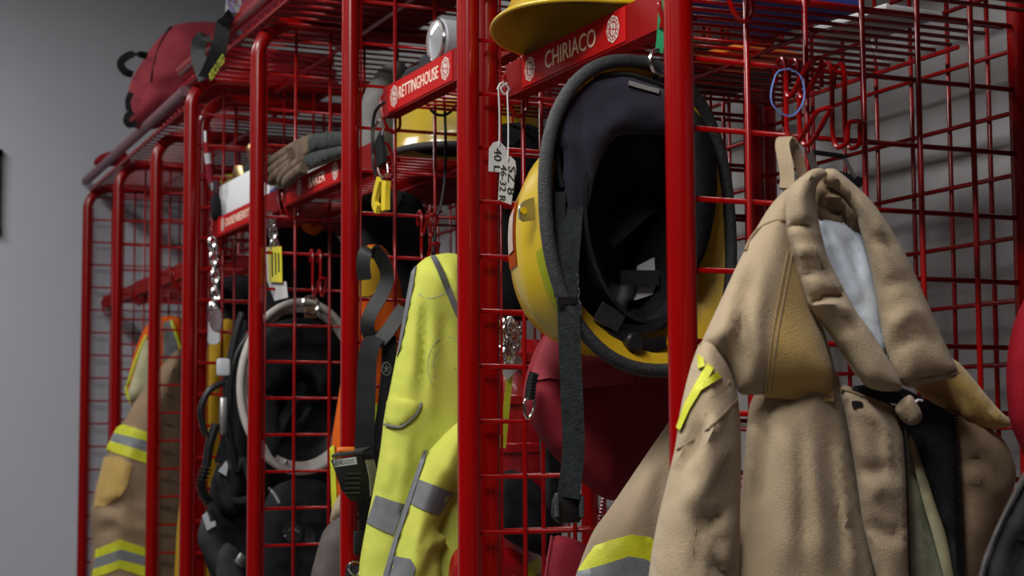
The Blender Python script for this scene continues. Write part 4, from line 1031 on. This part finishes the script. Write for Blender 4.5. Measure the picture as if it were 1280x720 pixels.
# leather gloves stacked on the next shelf
fing = (((362, 190), (344, 200), (330, 213)), ((364, 197), (347, 209), (331, 222)), ((366, 204), (350, 216), (338, 228)))
fing2 = (((376, 203), (360, 215), (350, 228)), ((380, 210), (366, 220), (356, 231)))
for lab, poly, cuff, X, f in (
    ('tan leather glove with dark cuff on the shelf, upper one', ((326, 222), (325, 213), (333, 200), (350, 187), (368, 176), (385, 168), (410, 166), (432, 165), (432, 182), (402, 186), (384, 194), (372, 208), (360, 216), (350, 222), (342, 231), (333, 231)), ((384, 176), (392, 168), (432, 164), (432, 183), (402, 187), (386, 192)), .090, (([(338, 226), (352, 208), (372, 194)], 4, -.006), ([(332, 214), (350, 196), (372, 182)], 4, -.005), ([(346, 200), (352, 214)], 4, .006))),
    ('tan leather glove with dark cuff on the shelf, lower one', ((346, 232), (350, 218), (356, 210), (374, 198), (392, 190), (432, 182), (432, 196), (404, 206), (384, 214), (366, 224), (352, 233)), ((376, 206), (380, 196), (396, 189), (432, 182), (432, 194), (404, 203), (384, 211)), .082, (([(354, 226), (374, 208)], 4, -.005),))):
    g_ = thing('work_glove', lab, 'glove', PX(360, 232, X), 'leather work gloves')
    gb, gB = cloth('hand', poly, X, M['glove'], g_, T=.022, R=.022, folds=f, nz=(.005, 26), res=.007, axis='X', back=.9)
    for q in (fing if X > .085 else fing2):
        obj('finger', tube(smooth_path([PX(x, y, X-.012) for x, y in q], 4), [.010]+[.0125]*(4*(len(q)-1)-2)+[.011, .007], 10), M['glove'], g_)
    patch('cuff', cuff, gB, M['gloveg'], g_, .004, 1, .007, bulge=.004)

# ------------------------------------------------------------------ white box, nozzle and roll on the third shelf
zb_ = .517+H
ya_, yb_ = ypx(351, 240, .115), ypx(274, 262, .115)
zt_ = PX(274, 233, .115)[2]
wb = thing('white_box', 'white cardboard box on the third name plate shelf', 'box', (.20, (ya_+yb_)/2, zb_))
obj('carton', box((.205, (ya_+yb_)/2, (zb_+zt_)/2), (.18, yb_-ya_, zt_-zb_), None, .003), M['white'], wb)
obj('blue_label', prism([PX(x, y, .1142) for x, y in ((337, 238), (346, 234), (346, 242), (337, 246))], (-.0006, 0, 0)), M['bluel'], wb, smooth=False, label='blue print')
yr = thing('yellow_roll', 'lime yellow rolled sheet lying on the white box', 'roll', PX(290, 220, .17))
c = PX(282, 219, .15); c[2] = zt_+.022
axr = np.array([.55, -.80, .03]); axr /= np.linalg.norm(axr)
bm = bmesh.new()
add_tube(bm, [c+axr*(.12*k/10) for k in range(11)], .019, 20, False, False)
bmesh.ops.solidify(bm, geom=bm.faces[:], thickness=.003)
obj('sheet', bm, M['lime'], yr)
bz = thing('brass_nozzle', 'brass hose nozzle standing on the white box', 'nozzle', PX(320, 200, .19))
bc = PX(320, 197, .19); bc[2] = zt_
obj('body', lathe([(.024, 0), (.028, .012), (.028, .03), (.018, .04), (.016, .06), (.022, .07), (.024, .09), (.018, .1)], bc, (0, 0, 1), 24), M['brass'], bz)
obj('ball_valve', lathe([(.004, -.03), (.02, -.022), (.026, 0), (.02, .022), (.004, .03)], bc+np.array([-.02, .05, .028]), (0, 0, 1), 20), M['brass'], bz)
obj('collar', lathe([(.029, .03), (.031, .034), (.031, .044), (.029, .048)], bc, (0, 0, 1), 24), M['dgrey'], bz)

# ------------------------------------------------------------------ chains and key tags
def chain(parent, pts, X, n, r, mtl):
    p3 = smooth_path([PX(x, y, X) for x, y in pts], 20)
    idx = np.linspace(0, len(p3)-1, n).astype(int)
    for k, i in enumerate(idx):
        c = p3[i]; a = k % 2
        e1 = np.array([.0, 1., 0]) if a else np.array([1., 0, 0])
        obj('link', tube([c+e1*r*.6*math.cos(q)+np.array([0, 0, r*math.sin(q)]) for q in [2*math.pi*j/12 for j in range(12)]], r*.22, 6, True), mtl, parent)
k1 = thing('key_tag', 'chrome chain with grey dog tags at the third shelf end', 'key chain', PX(268, 430, .09), 'tags on chains')
chain(k1, ((266, 304), (268, 330), (270, 360), (267, 385)), .088, 9, .016, M['chrome'])
obj('snap', tube(smooth_path([PX(x, y, .086) for x, y in ((262, 310), (266, 316), (272, 312), (270, 304))], 4), .003, 8), M['chrome'], k1)
obj('tag', prism(smooth_path([PX(x, y, .084) for x, y in ((265, 390), (271, 386), (277, 389), (278, 402), (277, 411), (271, 413), (265, 410), (263, 400))], 3, True), (-.003, 0, 0)), M['steel'], k1)
obj('tag', prism([PX(x, y, .088) for x, y in ((262, 402), (275, 402), (275, 427), (273, 430), (263, 430), (261, 427))], (-.003, 0, 0)), M['lgrey'], k1, smooth=False)
k2 = thing('key_tag', 'chain with yellow printed tag at the glove shelf end', 'key chain', PX(345, 375, .09), 'tags on chains')
chain(k2, ((338, 272), (341, 285), (343, 306)), .086, 7, .013, M['chrome'])
yt = obj('yellow_tag', prism([PX(x, y, .082) for x, y in ((335.5, 309), (352, 308), (353, 353), (337, 352))], (-.002, 0, 0)), M['ytag'], k2, smooth=False, label='yellow tag with black print')
for k in range(3):
    obj('print_line', prism([PX(x, y, .0795) for x, y in ((339.5+k*4, 316), (341+k*4, 316), (341.5+k*4, 346-k*3), (340+k*4, 346-k*3))], (-.0004, 0, 0)), M['ink'], yt, smooth=False)
obj('white_tag', prism([PX(x, y, .088) for x, y in ((334, 309), (338, 309), (338, 352), (358, 352), (360, 372), (344, 376), (335, 350))], (-.002, 0, 0)), M['tagw'], k2, smooth=False)
pn = thing('marker_pen', 'red and silver pen hanging inside above the white box', 'pen', PY(262, 235, 2.40))
obj('barrel', tube([PY(257, 178, 2.40), PY(259, 192, 2.40)], .007, 10), M['redpl'], pn)
obj('grip', tube([PY(259, 192, 2.40), PY(260.5, 205, 2.40)], .0075, 10), M['lgrey'], pn)
obj('cap', tube([PY(260.5, 205, 2.40), PY(263.5, 229, 2.40)], .0078, 10), M['bagred'], pn)
obj('tip', tube([PY(263.5, 229, 2.40), PY(265, 238, 2.40)], [.006, .002], 10), M['steel'], pn)
obj('clip', tube([PY(256.5, 164, 2.40), PY(257, 178, 2.40)], .0045, 8), M['steel'], pn)
pc_ = thing('dark_pouch', 'small dark pouch beside the white box', 'pouch', PY(268, 270, 2.42))
cloth('body', ((263, 248), (268, 240), (276, 246), (278, 274), (264, 276)), 2.41, M['blackf'], pc_, T=.015, R=.015, res=.01)

# ------------------------------------------------------------------ white rimmed helmet behind the third divider
HC4 = (.182, 1.985, .100+H)
t = thing('fire_helmet', 'dark helmet with a thick white rim hanging behind the wire mesh', 'helmet', HC4, 'fire helmets')
S4 = Shell(HC4, (1, 0, 0), (0, 0, 1), (0, 1, 0), [(.134, .185, 0, 1), (.124, .170, .012, .7), (.114, .148, .030, .3), (.108, .136, .06, 0), (.09, .11, .12, 0), (.055, .07, .15, 0), (0, 0, .16, 0)], .008, .0)
S4i = Shell(HC4, (1, 0, 0), (0, 0, 1), (0, 1, 0), [(.133, .182, -.002, 1), (.118, .163, .006, .6), (.104, .136, .024, .2), (.095, .122, .07, 0), (.07, .09, .12, 0), (0, 0, .14, 0)], .008, .0)
helmet_shell(t, S4, S4i, M['wplast'], M['wplast'], .0085, M['black'], M['wplast'], 1)
cloth('ear_flap', ((318, 440), (322, 420), (345, 402), (372, 396), (410, 402), (424, 425), (422, 470), (400, 500), (392, 470), (366, 462), (345, 490), (326, 500)), 1.95, M['blackf'], t, T=.016, R=.03, folds=(([(330, 440), (370, 420), (415, 440)], 8, .008), ([(345, 470), (335, 495)], 6, .006)), res=.010)
cloth('ear_flap', ((322, 470), (345, 490), (350, 540), (345, 580), (325, 540)), 1.95, M['charcoal'], t, T=.012, R=.02, res=.010)
zstrap('crown_strap', ((340, 560), (356, 520), (380, 480)), 2.05, .02, .003, M['charcoal'], t)
hk = PY(388, 381, 1.94)
obj('hanging_ring', tube([hk+np.array([.018*math.cos(a), 0, .018*math.sin(a)]) for a in [2*math.pi*k/20 for k in range(20)]], .0035, 8, True), M['chrome'], t)
obj('ring_tab', box(PY(388, 391, 1.95), (.026, .012, .026), None, .003), M['leather'], t)
obj('rivet', lathe([(.004, 0), (.004, .003), (.002, .004)], PY(358, 577, 1.972), (0, -1, 0), 12), M['steel'], t)

# ------------------------------------------------------------------ breathing apparatus harness
ba = thing('breathing_harness', 'black breathing apparatus harness with hoses and reflective patches', 'harness', PY(285, 740, 2.2))
p1, p1B = cloth('pad', ((316, 446), (306, 450), (298, 480), (292, 530), (284, 566), (272, 590), (262, 612), (258, 640), (248, 660), (246, 676), (256, 700), (266, 730), (272, 780), (272, 900), (350, 900), (350, 780), (330, 640), (322, 540)), 2.26, M['blackf'], ba, T=.06, R=.06, folds=(([(300, 500), (290, 570), (280, 640)], 8, .01), ([(262, 650), (275, 690), (292, 740)], 8, -.012), ([(270, 600), (282, 650)], 8, .01)), res=.011)
cloth('shoulder_pad', ((262, 606), (268, 590), (284, 574), (300, 580), (306, 606), (300, 640), (288, 648), (270, 634)), 2.18, M['charcoal'], ba, T=.035, R=.03, res=.010)
p3, p3B = cloth('hip_pad', ((254, 640), (266, 636), (276, 658), (286, 690), (296, 712), (290, 740), (270, 720), (254, 690), (246, 672)), 2.17, M['dgrey'], ba, T=.03, R=.025, res=.010)
cloth('hip_pad', ((268, 690), (284, 676), (300, 690), (312, 720), (310, 770), (310, 900), (284, 900), (284, 770), (270, 720)), 2.15, M['dgrey'], ba, T=.03, R=.03, res=.010)
obj('patch', prism([PY(x, y, 2.135) for x, y in ((283, 576), (273, 589), (283, 595), (285, 582))], (0, .003, 0)), M['lgrey'], ba, smooth=False, label='pale reflective patch')
obj('patch', prism([PY(x, y, 2.130) for x, y in ((253, 645), (259, 640), (263, 653), (269, 651), (270, 657), (259, 663))], (0, .003, 0)), M['lgrey'], ba, smooth=False, label='pale reflective chevron')
for pts, r, mm in ((((303, 391), (293, 424), (285, 469), (283, 504), (287, 545), (296, 590)), .0085, 'black'), (((312, 418), (297, 440), (288, 470), (286, 515)), .0085, 'black'), (((281, 477), (262, 488), (251, 510), (253, 530), (258, 545)), .0075, 'black'), (((276, 581), (273, 600), (284, 620), (298, 627), (310, 624)), .0095, 'charcoal'), (((270, 530), (262, 556), (258, 584)), .010, 'black'), (((296, 590), (304, 575), (312, 600)), .008, 'charcoal')):
    obj('hose', tube(smooth_path([PY(x, y, 2.15) for x, y in pts], 6), r, 10), M[mm], ba)
hp = smooth_path([PY(x, y, 2.14) for x, y in ((258, 584), (252, 602), (254, 615), (262, 628))], 16)
rr_ = [.011+.0035*(1 if (k//2) % 2 else -1) for k in range(len(hp))]
obj('corrugated_hose', tube(hp, rr_, 12), M['black'], ba)
zstrap('strap', ((300, 400), (296, 470), (286, 540), (276, 580)), 2.2, .03, .004, M['charcoal'], ba)
obj('clip', box(PY(279, 459, 2.14), (.030, .015, .040), None, .006), M['lgrey'], ba)
obj('clip', box(PY(279, 520, 2.14), (.018, .012, .085), None, .006), M['steel'], ba)
obj('buckle', box(PY(302, 700, 2.09), (.026, .010, .026), Matrix.Rotation(.6, 3, 'Y'), .004), M['steel'], ba)
gbg = thing('gear_bag', 'dark gear bag low under the white rimmed helmet', 'bag', PY(380, 740, 2.0), 'dark gear bags')
gb2, gB2 = cloth('body', ((326, 640), (340, 608), (372, 596), (410, 602), (436, 640), (440, 780), (440, 900), (322, 900), (322, 780)), 1.98, M['blackf'], gbg, T=.06, R=.06, folds=(([(350, 640), (375, 660), (395, 650)], 8, .012), ([(360, 680), (385, 690)], 8, -.01)), res=.012)
patch('grey_panel', ((352, 652), (368, 648), (378, 660), (376, 676), (358, 676)), gB2, M['dgrey'], gbg, .004, 1)
patch('grey_panel', ((382, 656), (394, 660), (394, 680), (380, 676)), gB2, M['dgrey'], gbg, .004, 1)
seam('white_cord', ((356, 668), (364, 658), (374, 662)), gB2, M['tagw'], gb2, .002, .004)
seam('white_cord', ((336, 610), (344, 618), (350, 628)), gB2, M['grey'], gb2, .003, .004)

# ------------------------------------------------------------------ garments in the farthest rack
yc_ = thing('yellow_coat', 'plain yellow coat hanging behind the black harness', 'coat', PY(280, 700, 2.75))
ycb, ycB = cloth('body', ((256, 450), (262, 418), (274, 400), (288, 398), (302, 412), (310, 460), (310, 700), (300, 760), (300, 900), (216, 900), (216, 760), (222, 640), (240, 520)), 2.74, M['ycloth'], yc_, T=.05, R=.05, folds=(([(270, 420), (266, 500), (262, 600)], 7, .01), ([(284, 420), (280, 500), (276, 600)], 5, -.01), ([(294, 430), (292, 520)], 6, .008), ([(226, 640), (222, 720)], 6, .006)), res=.013)
fv = thing('safety_vest', 'orange vest with grey bands in the farthest rack', 'vest', PY(200, 740, 3.35), 'orange safety vests')
fvb, fvB = cloth('body', ((190, 398), (178, 414), (168, 440), (160, 472), (158, 490), (163, 504), (186, 500), (196, 560), (196, 716), (216, 726), (232, 722), (236, 400), (214, 394)), 3.36, M['orange'], fv, T=.035, R=.04, folds=(([(206, 420), (204, 520), (206, 690)], 5, .01),), nz=(.004, 14), res=.014)
patch('lime_lining', ((182, 424), (176, 440), (166, 472), (160, 490), (164, 504), (176, 498), (186, 480), (188, 430)), fvB, M['olive2'], fv, .004, 0)
seam('lime_edge', ((183, 420), (172, 445), (162, 474), (158, 488), (164, 504)), fvB, M['lime'], fvb, .005, .004)
patch('grey_front', ((204, 404), (216, 400), (222, 430), (220, 470), (214, 512), (203, 512)), fvB, M['silver'], fv, .004, 0)
seam('lime_edge', ((214, 402), (220, 420), (226, 440)), fvB, M['lime'], fvb, .005, .004)
for q in (((206, 540), (226, 540), (226, 584), (212, 584)), ((203, 603), (226, 603), (226, 620), (203, 620)), ((212, 638), (226, 638), (226, 664), (216, 670), (210, 656)), ((203, 706), (214, 696), (226, 696), (226, 716), (206, 714))):
    patch('grey_band', q, fvB, M['silver'], fv, .004, 0)
seam('lime_edge', ((198, 710), (212, 717), (228, 716)), fvB, M['lime'], fvb, .004, .004)
fc_ = thing('turnout_coat', 'far tan coat with two lime and grey bands on its sleeve', 'coat', PY(150, 740, 3.2), 'tan firefighter coats')
fs, fB = cloth('sleeve', ((232, 430), (212, 445), (196, 466), (182, 482), (166, 506), (150, 534), (138, 558), (128, 584), (118, 612), (112, 648), (116, 676), (114, 705), (110, 770), (110, 900), (232, 900), (232, 770)), 3.20, M['tan_d'], fc_, T=.075, R=.08, folds=(([(120, 628), (140, 632), (165, 622)], 6, -.018), ([(120, 640), (145, 648), (182, 668)], 8, .014), ([(152, 628), (172, 646), (184, 656)], 6, -.012), ([(125, 664), (150, 650)], 6, -.010), ([(160, 560), (156, 610), (154, 680)], 6, .006), ([(216, 450), (206, 480), (212, 510)], 6, .012)), nz=(.005, 10), res=.013)
patch('gold_patch', ((130, 571), (148, 570), (165, 580), (160, 604), (150, 620), (130, 632), (118, 632), (122, 604)), fB, M['gold'], fc_, .004, 0)
patch('lime_band', ((146, 534), (153, 530), (183, 540), (186, 552), (164, 546), (142, 541)), fB, M['lime'], fc_, .004, 0)
patch('grey_band', ((142, 541), (164, 546), (186, 552), (186, 566), (162, 558), (137, 551)), fB, M['silver'], fc_, .004, 0)
patch('lime_band', ((137, 551), (162, 558), (186, 566), (186, 580), (160, 571), (132, 562)), fB, M['lime'], fc_, .004, 0)
patch('lime_band', ((120, 686), (150, 672), (186, 684), (186, 694), (150, 684), (118, 697)), fB, M['lime'], fc_, .004, 0)
patch('grey_band', ((118, 697), (150, 684), (186, 694), (186, 706), (150, 697), (117, 710)), fB, M['silver'], fc_, .004, 0)
patch('lime_band', ((117, 710), (150, 697), (186, 706), (186, 720), (150, 708), (114, 722)), fB, M['lime'], fc_, .004, 0)

# ------------------------------------------------------------------ on top of the racks
tbg = thing('red_bag', 'red duffel bag with black handles on top of the farthest rack', 'bag', PY(215, 150, 3.1), 'red bags')
tb_, tB = cloth('body', ((164, 158), (160, 146), (161, 126), (160, 112), (166, 96), (176, 80), (190, 58), (202, 44), (214, 33), (232, 28), (260, 27), (284, 30), (300, 44), (306, 80), (306, 128), (250, 150), (180, 164)), 3.10, M['bagtop'], tbg, T=.12, R=.13, back=.9, folds=(([(216, 34), (200, 60), (192, 90), (190, 104)], 4, -.012), ([(190, 106), (212, 80), (232, 62)], 7, -.008), ([(224, 50), (240, 62), (252, 76)], 6, .008), ([(162, 116), (190, 120), (230, 110)], 8, -.020), ([(165, 132), (200, 134)], 6, -.01)), nz=(.008, 7), res=.016)
seam('zip', ((214, 34), (200, 60), (192, 90), (189, 110)), tB, M['blackf'], tb_, .003, .002)
zstrap('handle', ((184, 70), (168, 67), (155, 73), (151, 81), (157, 90), (166, 93)), 3.06, .022, .004, M['blackf'], tbg, 5)
zstrap('handle', ((164, 116), (160, 126), (161, 138)), 3.04, .016, .004, M['blackf'], tbg)
zstrap('handle', ((166, 140), (160, 144), (158, 152), (164, 157), (170, 152)), 3.04, .018, .004, M['blackf'], tbg)
fr_ = thing('folded_red_blanket', 'folded red blanket on the far top shelf behind the rail', 'blanket', (.28, 2.72, .87+H))
for k in range(3):
    bm = box((.28, 2.72, .872+H+.022+k*.034), (.34-.01*k, .38-.015*k, .030), None, .013, 3)
    for v in bm.verts: v.co += Vector((.006*noise.noise(v.co*9), .006*noise.noise(v.co*8), .003*noise.noise(v.co*14)))
    obj('fold', bm, M['redcoat'], fr_)
ec_ = thing('folded_red_cloth', 'dark red folded cloth at the end of the far top shelf', 'cloth', PY(132, 205, 4.0))
cloth('fold', ((116, 206), (119, 198), (128, 192), (142, 188), (156, 188), (164, 200), (164, 208), (130, 208)), 3.95, M['redcoat'], ec_, T=.05, R=.03, back=.9, res=.013)
lb_ = thing('dark_red_bag', 'large dark red bag lying on the middle top shelf', 'bag', (.26, 1.79, .888+H), 'red bags')
bm = box((.26, 1.79, .888+H+.055), (.38, .74, .10), None, .045, 5)
for v in bm.verts:
    v.co += Vector((0, 0, .010*noise.noise(v.co*9)))
obj('body', bm, M['bagred'], lb_)
obj('strap', ribbon([(.068, 1.6, .90+H), (.064, 1.6, .94+H), (.09, 1.6, .992+H), (.25, 1.6, .998+H)], .03, .004, (0, 1, 0)), M['blackf'], lb_)
for lab, cy_, L_, x_, mm in (('black holdall lying on the middle top shelf over the flashlight', 1.02, .66, .25, 'blackf'), ('added unseen red holdall on the top shelf, shading the nearest bays', .22, .60, .21, 'bagred'), ('added unseen black holdall shading the top shelf end nearest the camera', -.34, .42, .21, 'blackf')):
    hd = thing('holdall', lab, 'bag', (x_, cy_, .888+H), 'bags on top of the racks')  # the two over the nearest rack are unseen, added to shade its bays
    bm = box((x_, cy_, .888+H+.085), (.34, L_, .16), None, .06, 5)
    for v in bm.verts: v.co += Vector((0, 0, .010*noise.noise(v.co*9)))
    obj('body', bm, M[mm], hd)
    obj('handle', tube(smooth_path([(x_-.02, cy_-.12, 1.049+H), (x_-.02, cy_-.09, 1.10+H), (x_-.02, cy_+.09, 1.10+H), (x_-.02, cy_+.12, 1.049+H)], 6), .007, 8), M['webb'], hd)
pb = thing('printed_pack', 'white printed pack with purple letters on the top shelf', 'pack', PY(296, 20, 2.42))
pd = np.array([.06, .05, 0])
pcard = obj('pack', prism([PY(x, y, 2.42) for x, y in ((280, 24), (283, -18), (322, -18), (324, 24))], pd, .004), M['tagw'], pb, smooth=False)
for s, (x, y), sz, mm in (('ATOOL', (282, 14), .040, 'purple'), ('THE', (288, -2), .04, 'redcoat'), ('b', (283, 1), .04, 'purple'), ('p', (302, -1), .04, 'bluel')):
    text_mesh(s, sz, M[mm], pcard, 'print', PY(x, y, 2.417), RT*np.array([1, 1, 0])+np.array([0, 0, .0]), (0, 0, 1), (0, -1, 0), 'LEFT', .0003)
sp = thing('lettered_strap', 'grey strap with lime lettering hung over the top rail', 'strap', PX(258, 98, .01))
sd = np.array([.75, -.66, 0])
pth = [PX(x, y, X) for x, y, X in ((300, 16, .03), (291, 20, .012), (281, 29, .006), (277, 45, .005), (273, 62, .005), (265, 82, .005), (257, 97, .005))]
obj('front_tail', ribbon(smooth_path(pth, 5), .035, .003, sd), M['dgrey'], sp)
pth2 = [PX(x, y, X) for x, y, X in ((257, 98, .008), (251, 82, .002), (247, 64, .0), (251, 51, .004), (260, 46, .016), (270, 50, .024))]
obj('loop', ribbon(smooth_path(pth2, 5), .035, .003, sd), M['rubber'], sp)
a, b = PX(262, 98, -.004), PX(284, 66, -.004)
ux = (b-a)/np.linalg.norm(b-a); nn = np.array([-.66, -.75, 0]); uz = np.cross(nn, ux); uz /= np.linalg.norm(uz)
text_mesh('RESCUTED', .027, M['lime'], sp, 'lettering', a, ux, uz, nn, 'LEFT', .0003)

# ------------------------------------------------------------------ dark coat shapes added to darken the depth of the bays
for lab, poly, Y in (('added dark coat darkening the bay behind the lime jacket', ((440, 250), (470, 238), (505, 238), (530, 252), (536, 300), (540, 420), (560, 640), (560, 770), (560, 900), (430, 900), (430, 770)), 1.60),
                     ('added dark coat darkening the bay behind the white rimmed helmet', ((330, 288), (352, 276), (392, 275), (418, 288), (440, 330), (446, 480), (446, 770), (446, 900), (322, 900), (322, 770), (322, 400)), 2.36),
                     ('added dark coat darkening the bay behind the breathing harness', ((268, 356), (284, 344), (318, 344), (336, 358), (342, 480), (342, 770), (342, 900), (296, 900), (296, 770)), 2.90),
                     ('added dark coat darkening the bay behind the paper tags', ((596, 172), (616, 156), (660, 152), (690, 172), (706, 300), (706, 400), (598, 400)), 1.17)):
    dk = thing('added_dark_coat', lab, 'coat', PY(poly[0][0], 720, Y), 'added dark coats darkening the bays')
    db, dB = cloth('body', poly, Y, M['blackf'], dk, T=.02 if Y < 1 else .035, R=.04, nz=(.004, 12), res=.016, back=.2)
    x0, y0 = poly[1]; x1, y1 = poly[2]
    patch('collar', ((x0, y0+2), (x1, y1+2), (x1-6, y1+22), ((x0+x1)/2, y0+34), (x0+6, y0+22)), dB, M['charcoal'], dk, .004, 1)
oc = thing('orange_cloth', 'orange cloth hanging under the glove shelf, behind mesh', 'cloth', PY(390, 290, 2.2))
cloth('fold', ((374, 268), (390, 262), (408, 266), (406, 284), (394, 296), (378, 288)), 2.25, M['orange'], oc, T=.015, R=.02, res=.01)

# ------------------------------------------------------------------ more wire hooks on the dividers
zz = lambda off, k: off+H-k*PZ
p = PY(530, 290, Y2); zt2 = zz(.7659, round((.7659+H-PY(530, 268, Y2)[2])/PZ))
coat_hook('red wire hook above the lime jacket', float(p[0]), Y2, zt2, zt2-PZ, -1, .05, .02, True)
p = PY(394, 330, Y3); zt3 = zz(.4529, round((.4529+H-PY(394, 313, Y3)[2])/PZ))
coat_hook('red wire hook above the white rimmed helmet', float(p[0]), Y3, zt3, zt3-PZ, -1, .05, .02, False)
